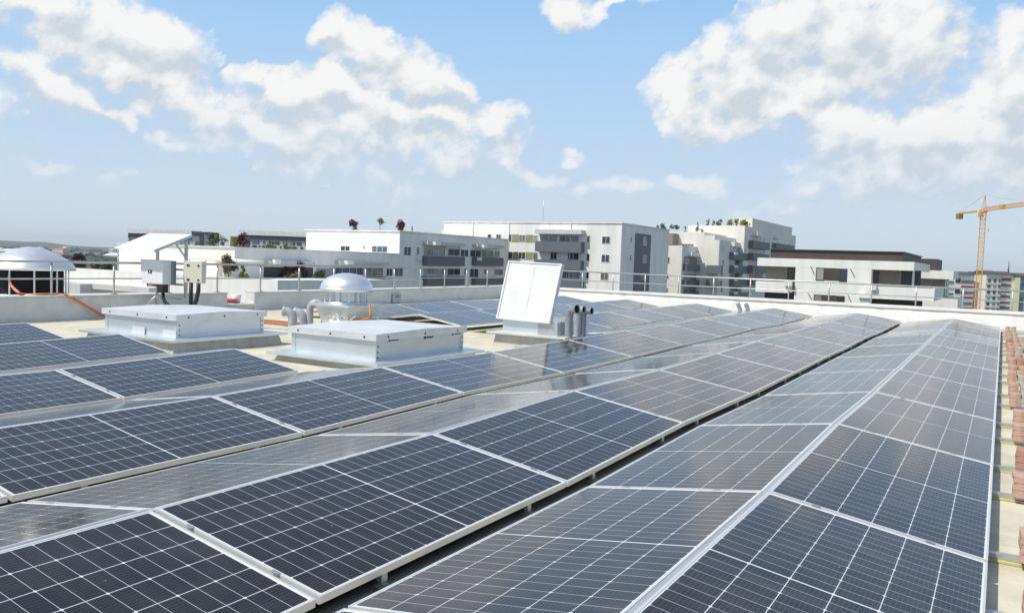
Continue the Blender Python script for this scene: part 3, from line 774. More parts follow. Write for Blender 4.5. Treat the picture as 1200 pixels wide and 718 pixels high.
for (x, z) in ((q0.x+.03, zt0-.03), (q1.x-.03, zt0-.03), (q1.x-.03, zb0+.03), ((q0.x+q1.x)/2, zt0-.03), (q0.x+sl+.03, zb0+.03), ((q0.x+q1.x)/2, zb0+.03)):
    k.tube([(x, fy-.005, z), (x, fy-.0005, z)], .008, 6)
iadd(k, 'screw', 'rail_steel')
k = MB().box(q0.x+.14, q0.x+.30, fy+.05, fy+.2, zb0-.06, zb0-.001); iadd(k, 'connector', 'black_rubber')
k = MB().box(q0.x+.22, q0.x+.36, fy+.02, fy+.12, zb0-.05, zb0-.0015); iadd(k, 'terminal', 'copper')
xg = q1.x-.12
iadd(MB().box(xg-.10, xg+.09, fy+.03, fy+.16, zb0-.17, zb0-.0015), 'cable_gland', 'black_rubber', .01)
iadd(MB().tube([(xg, fy+.1, zb0-.16), (xg+.01, fy+.1, zb0-.27), (xg+.07, fy+.1, zb0-.36), (xg+.18, fy+.12, zb0-.44), (xg+.3, fy+.15, zb0-.5)], .035, 10), 'cable', 'black_rubber')
# junction box
fb_ = SY-.14
q2 = onY(214.6, 318, fb_); q3 = onY(236.5, 318, fb_); zt1 = onY(226, 306, fb_).z; zb1 = onY(226, 331.5, fb_).z
ej = empty('junction_box', 'beige junction box with black latches on the right post of the stand', 'junction box', ((q2.x+q3.x)/2, SY, zb1))
def jadd(mb, nm, mt, bev=0):
    ob = mb.build(nm, mt, None, bev); ob.parent = ej; ob.matrix_parent_inverse = Matrix.Translation(ej.location).inverted(); return ob
jadd(MB().box(q2.x, q3.x, fb_, fb_+.10, zb1, zt1), 'case', 'box_beige', .012)
for fx in (.28, .83):
    for fz in (.14, .80):
        x = q2.x+(q3.x-q2.x)*fx; z = zb1+(zt1-zb1)*fz; jadd(MB().box(x-.035*(1.4-fx), x+.035*(1.4-fx), fb_-.012, fb_-.0005, z-.02, z+.02), 'latch', 'black_rubber')
for fx, pts in ((.32, [(0, 0, 0), (0, 0, -.3), (.01, 0, -.56)]), (.72, [(0, 0, 0), (.0, 0, -.15), (-.05, 0, -.32), (-.15, 0, -.5), (-.17, 0, -.56)])):
    x = q2.x+(q3.x-q2.x)*fx; jadd(MB().tube([(x+p[0], fb_+.05, zb1-.001+p[2]) for p in pts], .042, 10), 'conduit', 'black_rubber')

# orange hose over the parapet, conduits on the deck
hp_ = [dep(14, 312, 18.3), dep(10.5, 322, 17.9), dep(12.5, 333, 17.5)]
for (x, y) in ((20, 342), (29, 346.0)): hp_.append(onX(x, y-.8, -14.60))
for (x, y) in ((45, 345.4), (60, 345), (70, 345.4)): hp_.append(onX(x, y-.3, -14.40))
for (x, y) in ((80, 346.8),): hp_.append(onX(x, y, -14.2))
for (x, y) in ((89, 351.5), (100, 358), (112, 364.5), (124, 370)): hp_.append(onX(x, y, -14.10))
last = hp_[-1].copy(); hp_ += [last+Vector((.35, .5, -.12)), Vector((last.x+.9, last.y+.9, rz(10)+.03))]
def smooth(pts, n=6):
    out = []
    P_ = [pts[0]]+list(pts)+[pts[-1]]
    for i in range(1, len(P_)-2):
        a, b_, c, d = P_[i-1], P_[i], P_[i+1], P_[i+2]
        for j in range(n):
            t = j/n; out.append(.5*((2*b_)+(c-a)*t+(2*a-5*b_+4*c-d)*t*t+(3*b_-a-3*c+d)*t**3))
    out.append(P_[-2]); return out
tag(MB().tube(smooth([Vector(p) for p in hp_]), .026, 8).build('hose', 'orange_hose'), 'orange corrugated hose from the large dome over the left parapet', 'hose')
def on_deck(x, y, dz): 
    p = onZ(x, y, -.06+dz); return Vector((p.x, p.y, rz(p.y)+dz))
for i, (a, b_, c, mt, lab) in enumerate((
    ((296, 373.5), (322, 375.5), (352, 378.5), 'orange_conduit', 'orange conduit lying furthest back on the roof left of the grey pipes'),
    ((296, 376), (322, 378), (350, 381), 'orange_conduit', 'orange conduit in front of another, left of the grey pipes'))):
    pts = [on_deck(*a, .035), on_deck(*b_, .035), on_deck(*c, .035)]
    tag(MB().tube(smooth(pts, 4), .022, 8).build('conduit', mt), lab, 'conduit', 'orange conduits on the roof')
a, c = on_deck(297, 380.5, .02), on_deck(350, 384.5, .02)
k = MB().bar(a, c, .16, .02); k2 = MB().bar(a+Vector((.0, 0, .02)), c+Vector((0, 0, .02)), .02, .05)
ct_ = k.build('cable_tray', 'white_plastic'); tag(ct_, 'white perforated cable tray on the roof beside the orange conduits', 'cable tray')
dk = (c-a).normalized(); kk = MB()
for i in range(20):
    p = a.lerp(c, (i+.5)/20)+Vector((0, 0, .0125)); kk.box(p.x-.02, p.x+.02, p.y-.015, p.y+.015, p.z-.001, p.z+.001)
kk.build('slot', 'panel_grey', ct_)
# orange cable up the vent's right side
pr_ = [dep(433, 357, 15.6), dep(434, 368, 15.5), dep(431, 373, 15.5), dep(420, 373.5, 15.5), dep(411, 376, 15.4)]
tag(MB().tube(smooth(pr_, 4), .02, 8).build('hose', 'orange_hose'), 'orange conduit curling down the right side of the small domed vent', 'hose')
k = MB(); rf = _r.Random(9)
pf = dep(398, 374, 15.35)
for i in range(60):
    p = pf+Vector((rf.uniform(-.28, .28), rf.uniform(-.12, .12), rf.uniform(-.05, .05))); s = rf.uniform(.03, .07)
    a_ = Vector((rf.uniform(-1, 1), rf.uniform(-1, 1), rf.uniform(-1, 1))).normalized()*s; b2 = Vector((rf.uniform(-1, 1), rf.uniform(-1, 1), rf.uniform(-1, 1))).normalized()*s
    k.quad(p-a_, p-b2, p+a_, p+b2)
tag(k.build('foil_wrap', 'polished_alu'), 'crumpled silver foil at the foot of the small domed vent', 'foil')
# things lying in the gap of the parapet
gpp = onX(285, 357, -14.7)
e2 = empty('cable_coil', 'red coil of cable lying in the gap of the left parapet', 'cable coil', (-14.75, 12.92, .10))
MB().lathe([(.16, .01), (.24, .01), (.26, .05), (.24, .10), (.16, .10), (.15, .05), (.16, .01)], 20).build('coil', 'red_plastic', e2)
e2 = empty('bucket', 'white plastic bucket beside the red coil in the parapet gap', 'bucket', (-14.72, 13.18, .10))
MB().lathe([(.001, 0), (.09, 0), (.12, .2), (.11, .2), (.085, .02)], 18).build('body', 'white_plastic', e2)
tag(MB().box(-15.1, -14.56, 12.2, 13.6, -.9, .095).build('equipment_ledge', 'far_membrane'), 'pale ledge behind the gap in the left parapet', 'ledge')

# ------------------------------------------------------------------ buildings
class Fac:
    """a wall plane; 'Y' faces -Y, 'X' faces +X"""
    def __init__(s, ax, val): s.ax, s.val = ax, val
    def rect(s, x0, y0, x1, y1):
        fn = onY if s.ax == 'Y' else onX
        xm, ym = (x0+x1)/2, (y0+y1)/2
        a0, a1 = fn(x0, ym, s.val), fn(x1, ym, s.val); zt_, zb_ = fn(xm, y0, s.val).z, fn(xm, y1, s.val).z
        i = 0 if s.ax == 'Y' else 1
        return (a0[i], a1[i], zb_, zt_)
    def slab(s, mb, r, d0, d1):
        a0, a1, z0, z1 = r
        if s.ax == 'Y': mb.box(a0, a1, s.val-d1, s.val-d0, z0, z1)
        else: mb.box(s.val+d0, s.val+d1, a0, a1, z0, z1)
        return mb
def rel(o, p):
    o.parent = p; o.matrix_parent_inverse = Matrix.Translation(p.location).inverted(); return o
def window(p, fac, r, panes=2, frame='window_frame', glass='window_glass', d=.03):
    a0, a1, z0, z1 = r; t = min(.07, (a1-a0)*.12)
    k = MB()
    fac.slab(k, (a0, a1, z0, z0+t), .002, .06); fac.slab(k, (a0, a1, z1-t, z1), .002, .06)
    for i in range(panes+1):
        c = a0+(a1-a0)*i/panes; l, r_ = c-t/2, c+t/2
        if i == 0: l, r_ = a0, a0+t
        if i == panes: l, r_ = a1-t, a1
        fac.slab(k, (l, r_, z0+t, z1-t), .002, .06)
    w_ = rel(k.build('window', frame), p)
    g_ = MB(); fac.slab(g_, (a0+t*.5, a1-t*.5, z0+t*.5, z1-t*.5), .001, d); go_ = g_.build('pane', glass)
    go_.parent = w_
    return w_
def part(p, nm, mt, fac, r, d0, d1):
    k = MB(); fac.slab(k, r, d0, d1); return rel(k.build(nm, mt), p)
def balcony(p, fac, par, glz, depth=.9, mt='panel_grey', glass='pale_glass', slab=True):
    """parapet panel standing proud, glazing above it"""
    if par: 
        b_ = part(p, 'balcony', mt, fac, par, .003, depth)
    if glz:
        for gq in (glz if isinstance(glz, list) else [glz]): window(p, fac, gq[0], gq[1], 'window_frame', gq[2] if len(gq) > 2 else glass)
def core(name, label, cat, boxes, mt, group=None):
    b0 = boxes[0]; e = empty(name, label, cat, ((b0[0]+b0[1])/2, (b0[2]+b0[3])/2, -20), group)
    k = MB()
    for b_ in boxes: k.box(*b_)
    rel(k.build('wall', mt), e); return e

# --- block with grey balconies behind the small dome (long side faces +X)
XC = -73.5
bC = core('apartment_block', 'pale stepped apartment block with grey balconies, behind the small domed vent', 'building',
          [(-95, XC, 62.7, 122, -20, 1.75), (-92, XC-.005, 92, 121.99, 1.752, 5.0)], 'plaster_white')
fC = Fac('X', XC); fCf = Fac('Y', 92)
z7 = lambda x0, y0, x1, y1: (380+x0/5.4545, 240+y0/5.4545, 380+x1/5.4545, 240+y1/5.4545)
z2 = lambda x0, y0, x1, y1: (250+x0/3.99, 240+y0/3.99, 250+x1/3.99, 240+y1/3.99)
RC = lambda *a: fC.rect(*z7(*a))
for a in ((508, 268, 553, 325), (590, 270, 607, 322), (395, 405, 435, 455), (445, 402, 502, 458), (870, 285, 920, 333), (890, 405, 915, 450), (1085, 295, 1120, 333), (1085, 405, 1140, 450), (1020, 405, 1045, 445)):
    window(bC, fC, RC(*a), 2)
balcony(bC, fC, RC(627, 328, 870, 388), [(RC(632, 262, 772, 326), 3), (RC(790, 280, 865, 326), 2, 'window_glass')])
balcony(bC, fC, RC(943, 335, 1118, 390), [(RC(930, 288, 1000, 334), 2, 'window_glass'), (RC(1003, 288, 1080, 334), 1)])
balcony(bC, fC, RC(625, 455, 868, 512), [(RC(630, 405, 780, 450), 3), (RC(785, 405, 868, 450), 2, 'window_glass')])
balcony(bC, fC, RC(940, 468, 1118, 508), [(RC(928, 402, 985, 466), 2, 'window_glass')])
balcony(bC, fC, RC(270, 458, 377, 485), [(RC(265, 402, 375, 456), 3)], .4)
window(bC, fC, RC(65, 400, 250, 450), 4, 'window_frame', 'blue_glass')
for a in ((628, 240, 872, 262), (948, 255, 1120, 275), (65, 362, 380, 384)):
    part(bC, 'awning', 'plaster_grey', fC, RC(*a), .003, 1.0)
for a in ((657, 236, 692, 258), (970, 255, 995, 275), (90, 355, 130, 380)):
    part(bC, 'skylight', 'plaster_white', fC, RC(*a), 1.01, 1.6)
for a in ((588, 333, 612, 355), (588, 462, 612, 482), (406, 460, 432, 482), (945, 335, 966, 355)):
    part(bC, 'air_conditioner', 'window_frame', fC, RC(*a), .95 if a[0] == 945 else .003, 1.3 if a[0] == 945 else .35)
for a in ((105, 262, 165, 295), (305, 262, 405, 305), (248, 258, 262, 283)):
    r_ = fCf.rect(*z7(*a)); window(bC, fCf, r_, 3 if a[0] == 305 else 2, 'window_frame', 'blue_glass' if a[0] == 305 else 'window_glass')
RC2 = lambda *a: fC.rect(*z2(*a))
part(bC, 'terrace_door', 'dark_frame', fC, RC2(235, 292, 465, 350), .003, .05)
part(bC, 'terrace_door', 'window_glass', fC, RC2(480, 295, 560, 350), .003, .05)
part(bC, 'awning', 'plaster_grey', fC, RC2(235, 262, 450, 280), .003, 1.0)
part(bC, 'skylight', 'plaster_white', fC, RC2(248, 254, 275, 275), 1.01, 1.5)
rel(MB().box(-92.2, XC+.2, 91.8, 122.1, 5.002, 5.12).build('roof_edge', 'plaster_white'), bC)
rel(MB().box(-95.2, XC+.2, 62.5, 91.78, 1.755, 1.84).build('roof_edge', 'plaster_white'), bC)

# --- terraced white block in front (left), penthouse, canopy
XT = -60.0
tT = -1.6
bT = core('terrace_block', 'low white terraced block behind the left parapet, topped by a flat terrace', 'building', [(-135, XT, 56.6, 62.6, -20, tT), (-135, -73.6, 62.7, 80, -20, tT-1.0), (XT-13.4, XT, 62.61, 80, -20, tT)], 'plaster_white')
fT = Fac('Y', 56.6)
part(bT, 'ledge', 'plaster_grey', fT, fT.rect(78, 333, 190, 339), .003, 1.6)
part(bT, 'stair_block', 'plaster_grey', fT, fT.rect(106, 332, 123, 345), 1.61, 3.0)
window(bT, fT, fT.rect(82, 341, 91, 346.5), 3)
window(bT, fT, fT.rect(140, 343, 152, 347.5), 2)
for a, b_, c, d in ((-135, XT, 56.602, 56.85),):
    rel(MB().box(a, b_, c, d, tT+.002, tT+.25).box(XT-.25, XT, 56.86, 80, tT+.002, tT+.25).build('parapet', 'plaster_white'), bT)
pY = 66.0
pa, pb = onY(158, 300, pY).x, onY(206, 300, pY).x
bP = core('penthouse', 'white cube penthouse on the terrace, seen behind the inverter', 'building', [(pa, pb, pY, pY+9, tT-.9, 1.35)], 'plaster_white')
fP = Fac('X', pb)
part(bP, 'vent', 'panel_grey', fP, fP.rect(207.5, 306.5, 209.5, 308.5), .003, .05)
ca = onY(228, 302, 60.0); cb = onY(290, 306, 60.0)
e2 = empty('terrace_canopy', 'cream fabric canopy on thin posts over the left terrace', 'canopy', ((ca.x+cb.x)/2, 60, tT))
zc = onY(260, 306.5, 60).z
k = MB(); k.hexa([(ca.x, 59, zc+.15), (cb.x, 59, zc), (cb.x, 62.4, zc+.1), (ca.x, 62.4, zc+.45), (ca.x, 59, zc+.22), (cb.x, 59, zc+.07), (cb.x, 62.4, zc+.17), (ca.x, 62.4, zc+.52)])
rel(k.build('fabric', 'canopy_cream'), e2)
for fx in (.03, .35, .68, .97):
    x = ca.x+(cb.x-ca.x)*fx; rel(MB().box(x-.05, x+.05, 59.1, 59.2, tT, zc+.15*(1-fx)-.003).build('post', 'plaster_white'), e2)

# --- white block with grey corner and balconies (faces -Y)
YD = 123.5
dx0, dx1 = onY(520, 280, YD).x, onY(728, 285, YD).x
bD = core('apartment_block', 'large white apartment block with olive panels and grey balconies, behind the open hatch', 'building', [(dx0, dx1, YD, YD+22, -20, 8.05)], 'plaster_white')
rel(MB().box(dx0-.15, dx1+.15, YD-.15, YD+22.1, 8.052, 8.2).build('roof_edge', 'plaster_white'), bD)
rel(MB().box(dx0-5, dx0-.005, YD+6, YD+20, -20, 7.0).build('stair_wing', 'plaster_white'), bD)
fD = Fac('Y', YD); fDx = Fac('X', dx1)
z3 = lambda x0, y0, x1, y1: (500+x0/3.99, 240+y0/3.99, 500+x1/3.99, 240+y1/3.99)
RD = lambda *a: fD.rect(*z3(*a))
for a, n_ in (((285, 137, 302, 160), 1), ((325, 137, 348, 160), 2), ((380, 137, 398, 172), 1), ((432, 140, 462, 174), 2), ((498, 142, 520, 176), 1), ((750, 143, 765, 178), 1), ((820, 147, 858, 182), 2),
              ((380, 218, 402, 254), 1), ((430, 220, 462, 254), 2), ((497, 222, 520, 256), 1), ((747, 228, 763, 264), 1), ((817, 232, 855, 269), 2), ((745, 314, 760, 346), 1), ((813, 315, 850, 352), 2)):
    window(bD, fD, RD(*a), n_)
for a in ((400, 138, 431, 174), (464, 140, 497, 176), (404, 219, 429, 255), (464, 221, 496, 256)):
    part(bD, 'olive_panel', 'panel_olive', fD, RD(*a), .003, .04)
balcony(bD, fD, RD(525, 173, 738, 222), [(RD(530, 139, 612, 172), 2), (RD(620, 143, 712, 176), 3, 'window_glass')], 1.4)
part(bD, 'awning', 'plaster_grey', fD, RD(525, 118, 742, 138), .003, 1.5)
balcony(bD, fD, RD(520, 258, 735, 300), [(RD(578, 222, 610, 256), 2, 'window_glass'), (RD(660, 225, 712, 258), 2, 'window_glass')], 1.4)
balcony(bD, fD, RD(620, 345, 735, 390), [(RD(622, 310, 718, 343), 3)], 1.4)
part(bD, 'grey_facing', 'panel_grey', fDx, fDx.rect(743, 274, 761.5, 341), .003, .05)
fDx2 = Fac('X', dx1+.052)
for a in ((1012, 150, 1028, 190), (1010, 235, 1027, 274), (1005, 320, 1022, 350)):
    window(bD, fDx2, fDx2.rect(*z3(*a)), 1, 'window_frame', 'pale_glass')
for a in ((952, 150, 958, 175), (950, 235, 956, 262)):
    window(bD, fDx, fDx.rect(*z3(*a)), 1)
ma_ = dep(612, 258, 150)
e2 = empty('antenna_mast', 'thin antenna mast on the roof of the large white block', 'antenna', (ma_.x, YD+14, 8.2))
MB().tube([(0, 0, 0), (0, 0, 5.3)], .07, 6).build('mast', 'rail_steel', e2)

for xx in (dx0+6.5, dx0+14.2, dx1-9.3):
    rel(MB().box(xx-.06, xx+.06, YD-.14, YD-.003, -20, 8.04).build('downpipe', 'window_frame'), bD)
# --- stepped beige block (right of centre)
z4 = lambda x0, y0, x1, y1: (740+x0/5.985, 230+y0/5.985, 740+x1/5.985, 230+y1/5.985)
Y1 = 155.0; fE1 = Fac('Y', Y1)
r1 = fE1.rect(*z4(130, 342, 350, 690)); r2 = Fac('Y', Y1+9).rect(*z4(140, 250, 507, 500)); r3 = Fac('Y', Y1+24).rect(*z4(395, 205, 792, 400)); r4 = Fac('Y', Y1+5.5).rect(*z4(505, 300, 578, 440))
zE1, zE2, zE3, zE4 = r1[3], r2[3], r3[3], r4[3]
xE1, xE2, xE3, xE4 = r1[1], r2[1], r3[1], r4[1]
bE = core('apartment_block', 'stepped beige apartment block with grey balconies and rooftop plants', 'building',
          [(r1[0]-1, xE1, Y1, Y1+8.99, -20, zE1), (r2[0]-1, xE2, Y1+9, Y1+23.99, -20, zE2), (r3[0], xE3, Y1+24, Y1+75, -20, zE3), (xE2-2, xE4, Y1+9.01, Y1+23.98, -20, zE4),
           (xE2+.01, xE4-1.0, Y1+9.02, Y1+40, -20, zE4+.9), (xE3-4, xE3-.02, Y1+30, Y1+70, zE3+.01, zE3+2.0)], 'plaster_cream')
RE1 = lambda *a: fE1.rect(*z4(*a))
for a in ((203, 425, 268, 470), (197, 543, 262, 578), (192, 640, 257, 672)): window(bE, fE1, RE1(*a), 3)
for a in ((145, 322, 208, 340),): 
    f_ = Fac('Y', Y1+9); window(bE, f_, f_.rect(*z4(*a)), 4)
f_ = Fac('Y', Y1+9); window(bE, f_, f_.rect(*z4(352, 333, 438, 350)), 4)
part(bE, 'stair_head', 'taupe_wall', f_, f_.rect(*z4(228, 264, 330, 340)), .003, 3.5)
fE = Fac('X', xE1)
for a, g_ in (((360, 478, 488, 520), (368, 425, 480, 478)), ((355, 586, 482, 628), (365, 545, 475, 585)), ((355, 670, 480, 700), (360, 640, 475, 670))):
    part(bE, 'balcony', 'panel_grey', fE, fE.rect(*z4(*a)), .003, .8); part(bE, 'loggia', 'taupe_wall', fE, fE.rect(*z4(*g_)), .003, .05)
    window(bE, Fac('X', xE1+.05), Fac('X', xE1+.05).rect(*z4(g_[0]+5, g_[1]+10, g_[0]+40, g_[3])), 1)
fE2x = Fac('X', xE4)
for a in ((500, 483, 605, 540), (497, 588, 600, 628)):
    q = Fac('Y', Y1+5.5).rect(*z4(*a)); part(bE, 'balcony', 'panel_grey', Fac('Y', Y1+8.98), q, .003, 1.2)
for a, nn_ in (((622, 345, 655, 388), 2), ((632, 445, 648, 485), 1), ((618, 540, 642, 580), 1), ((625, 635, 638, 672), 1)):
    window(bE, fE2x, fE2x.rect(*z4(*a)), nn_)
fE3x = Fac('X', xE4+.0)
for col, w_ in (((685, 790), None),):
    for (y0, y1) in ((397, 447), (487, 540), (580, 632), (672, 715)):
        q = fE3x.rect(*z4(col[0], y0, col[1], y1)); part(bE, 'balcony', 'panel_grey', fE3x, q, .003, 1.0)
        window(bE, fE3x, fE3x.rect(*z4(col[0]+5, y0-42, col[1]-5, y0-3)), 3, 'window_frame', 'window_glass')
        q = fE3x.rect(*z4(685, y0-4, 705, y0+12)); part(bE, 'air_conditioner', 'window_frame', fE3x, q, 1.01, 1.3)
fE4x = Fac('X', xE3)
for (x0_, x1_, y0, y1) in ((820, 938, 318, 370), (820, 935, 403, 450), (815, 930, 487, 540), (815, 920, 572, 620), (985, 1112, 337, 372)):
    part(bE, 'balcony', 'panel_grey', fE4x, fE4x.rect(*z4(x0_, y0, x1_, y1)), .003, 1.1)
    window(bE, fE4x, fE4x.rect(*z4(x0_+10, y0-38, x1_-10, y0-2)), 4, 'window_frame', 'window_glass')
for a in ((955, 300, 968, 335), (795, 280, 803, 310), (790, 365, 800, 400)): window(bE, fE4x, fE4x.rect(*z4(*a)), 1)
for (a, fx_) in (((395, 395, 445, 420), fE), ((695, 325, 735, 352), fE3x), ((855, 250, 890, 280), fE4x), ((995, 272, 1025, 300), fE4x)):
    part(bE, 'skylight', 'plaster_white', fx_, fx_.rect(*z4(*a)), .003, .9)

# --- white villa block with brown attic (right)
YF = 93.5
z5 = lambda x0, y0, x1, y1: (880+x0/3.74, 220+y0/3.74, 880+x1/3.74, 220+y1/3.74)
fF = Fac('Y', YF); RF = lambda *a: fF.rect(*z5(*a))
rt_ = RF(80, 270, 665, 316); rw = RF(28, 306, 716, 360)
fx1 = rw[1]; fx0 = rw[0]
ztop = rt_[3]; zw = RF(300, 309, 400, 340)[3]+.15; ztop -= .2
bF = core('apartment_block', 'white low apartment block with brown attic band and deep balconies, right of centre', 'building', [(fx0+.6, fx1-1.6, YF+1.6, YF+20.8, -20, zw-.3)], 'taupe_wall')
at0, at1 = rt_[0], rt_[1]
rel(MB().box(at0, at1, YF+.6, YF+22, zw-.29, ztop).build('attic', 'brown_cladding'), bF)
rel(MB().box(at0-.15, at1+.15, YF+.45, YF+22.2, ztop+.003, ztop+.12).build('attic_coping', 'dark_frame'), bF)
zu0 = RF(300, 309, 400, 352)[2]
k = MB().box(fx0, fx1, YF, YF+21, zu0, zw-.295)
zl1 = RF(80, 413, 200, 460)
rel(k.build('upper_slab', 'plaster_white'), bF)
k = MB()
fF.slab(k, (RF(192, 352, 525, 500)[0], RF(192, 352, 525, 500)[1], -6, zu0-.002), -1.59, -.01)
rel(k.build('front_wall', 'plaster_white'), bF)
k = MB(); fF.slab(k, (fx0, RF(192, 0, 192.5, 1)[0], zl1[2], zl1[3]), -1.58, .25); rel(k.build('balcony', 'plaster_white'), bF)
zr1 = RF(505, 433, 700, 488)
k = MB(); k.box(RF(500, 0, 501, 1)[0], RF(805, 440, 806, 441)[0], YF-.25, YF+15, zr1[2], zr1[2]+.35); fF.slab(k, (RF(500, 433, 501, 488)[0], RF(805, 433, 806, 488)[0], zr1[2]+.351, zr1[3]), .0, .25)
xr = RF(805, 433, 806, 488)[0]
k.box(xr-.25, xr, YF+.001, YF+15, zr1[2]+.351, zr1[3])
rel(k.build('balcony', 'plaster_white'), bF)
fG = Fac('Y', YF-.0)
window(bF, Fac('Y', YF+.01), RF(285, 350, 321, 406), 1, 'dark_frame'); window(bF, Fac('Y', YF+.01), RF(388, 355, 421, 412), 1, 'dark_frame')
part(bF, 'brown_panel', 'brown_cladding', fF, RF(322, 352, 387, 406), -.005, .03)
fR = Fac('Y', YF+1.6)
RR = lambda *a: fR.rect(*z5(*a))
window(bF, fR, RR(160, 347, 190, 408), 1, 'dark_frame'); window(bF, fR, RR(525, 360, 560, 436), 1, 'dark_frame')
part(bF, 'louvre', 'dark_frame', fR, RR(658, 362, 745, 440), .003, .1)
for a in ((275, 468, 312, 505), (376, 474, 410, 505)): window(bF, Fac('Y', YF+.01), RF(*a), 1, 'dark_frame')
part(bF, 'brown_panel', 'brown_cladding', fF, RF(313, 470, 375, 505), -.005, .03)
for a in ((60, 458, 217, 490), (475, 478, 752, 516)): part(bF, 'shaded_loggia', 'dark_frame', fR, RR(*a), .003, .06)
for a in ((262, 345, 278, 378), (435, 355, 455, 390), (250, 462, 268, 490), (425, 472, 440, 500)):
    a0, a1, z0, z1 = RF(*a); rel(MB().bar((a0, YF-.04, z1), (a1, YF-.04, z0), .09, .06).build('wall_bracket', 'dark_frame'), bF)
for a in ((152, 405, 185, 430), (525, 425, 553, 448)): part(bF, 'air_conditioner', 'window_frame', fF, RF(*a), .26, .6)
rel(MB().box(fx1-.2, fx1-.0, YF+1, YF+1.2, zr1[3], zu0-.003).build('column', 'plaster_white'), bF)
# back wing of the same villa
WY = YF+28; wx = onY(1113, 312, WY).x; wz = onY(1100, 305.5, WY).z
bF2 = core('apartment_block', 'second white wing with brown attic behind the villa block, beside the crane', 'building', [(wx-12, wx-.6, WY+1, WY+13, -20, wz-1.3)], 'taupe_wall')
rel(MB().box(wx-12, wx-1.6, WY+1.2, WY+12, wz-1.29, wz+.25).build('attic', 'brown_cladding'), bF2)
rel(MB().box(wx-12.3, wx+.5, WY, WY+13.5, wz-2.4, wz-1.295).build('upper_slab', 'plaster_white'), bF2)
rel(MB().box(wx-12.3, wx+1.2, WY-.3, WY+13.5, wz-6.2, wz-5.0).build('balcony', 'plaster_white'), bF2)
rel(MB().box(wx-12.3, wx+2.0, WY-1, WY+16, -20, wz-8.2).build('lower_wing', 'plaster_white'), bF2)
rel(MB().box(wx-.599, wx-.55, WY+3, WY+5.5, wz-4.9, wz-2.5).build('window', 'window_glass'), bF2)
rel(MB().box(wx-.599, wx-.55, WY+7, WY+11, wz-4.9, wz-2.5).build('window', 'window_glass'), bF2)
rel(MB().box(wx-6, wx-2, WY+.95, WY+.99, wz-4.9, wz-2.5).build('window', 'window_glass'), bF2)

# --- distant slabs on the right
def slab_block(label, x0_, x1_, ytop, D, bands, base='plaster_white', roof=None, depth=14, n=7, storey=6.8):
    c0_ = dep(x0_, ytop, D); c1_ = dep(x1_, ytop, D); mid = (c0_+c1_)/2
    dv = Vector((c1_.x-c0_.x, c1_.y-c0_.y, 0)); wd = dv.length; rzz = math.atan2(dv.y, dv.x)
    e_ = empty('apartment_block', label, 'building', (mid.x, mid.y, -20), None, rzz)
    H = mid.z+20
    MB().box(-wd/2, wd/2, 0, depth, 0, H).build('wall', base, e_)
    sh = storey*D/FPX
    for (f0, f1, mt, nm, hh, of) in bands:
        for i in range(n):
            z = H-sh*(i+of); MB().box(-wd/2+wd*f0, -wd/2+wd*f1, -.25, -.002, z-sh*hh, z).build(nm, mt, e_)
    if roof:
        k = MB(); k.hexa([(-wd/2-.5, -1, H+.003), (wd/2+.5, -1, H+.003), (wd/2+.5, depth, H+.003), (-wd/2-.5, depth, H+.003), (-wd/2-.5, -.9, H+.3), (wd/2+.5, -.9, H+.3), (wd/2+.5, depth*.6, H+1.7), (-wd/2-.5, depth*.6, H+1.7)])
        k.build('roof', roof, e_)
    return e_
slab_block('white distant apartment slab with red and grey bands, left of the crane mast', 1119, 1142, 322, 420, [(.05, .3, 'window_glass', 'window_band', .45, .3), (.35, .98, 'red_band', 'red_band', .28, 1.0), (.35, .98, 'panel_grey', 'grey_band', .28, .5)], storey=12.6, n=5, roof='roof_brown')
slab_block('narrow orange facade strip of a distant building just right of the crane mast', 1146, 1153, 322, 440, [(.1, .4, 'panel_grey', 'window_band', .4, .4)], 'orange_panel', n=6, roof='roof_brown')
slab_block('pale distant apartment slab full of balconies, right of the crane mast', 1156, 1173.5, 321, 415, [(.0, 1., 'plaster_grey', 'balcony_band', .35, .5), (.12, .3, 'window_glass', 'window_band', .5, .9), (.5, .68, 'window_glass', 'window_band', .5, .9), (.85, .95, 'window_glass', 'window_band', .5, .9)], 'plaster_cream', n=6, roof='roof_brown')
slab_block('distant white apartment slab with wine red bands at the right edge', 1174, 1190, 322, 417, [(.02, .7, 'red_band', 'red_band', .25, .3), (.02, .7, 'panel_grey', 'grey_band', .25, .8)], storey=13.2, n=5, roof='roof_brown')
slab_block('distant pale green building cut by the right picture edge', 1196, 1215, 324, 412, [(.0, .25, 'blue_glass', 'window_band', .9, .1)], 'lime_panel', n=6, roof='roof_brown')
slab_block('distant white block with blue glazing between the banded slab and green building', 1190.5, 1195.5, 323, 416, [(.3, .9, 'blue_glass', 'window_band', .8, .1)], n=6)
slab_block('low white distant building peeping behind the villa wing, left of the crane', 1108, 1119, 326, 300, [(.1, .9, 'panel_grey', 'window_band', .3, .5)], n=4)
p = dep(1182, 312, 430); e2 = empty('antenna_mast', 'thin lattice antenna on the distant roofs right of the crane', 'antenna', (p.x, p.y, p.z-4)); MB().tube([(0, 0, 0), (0, 0, 7)], .25, 5, True, [.5, .12]).build('mast', 'panel_grey', e2)

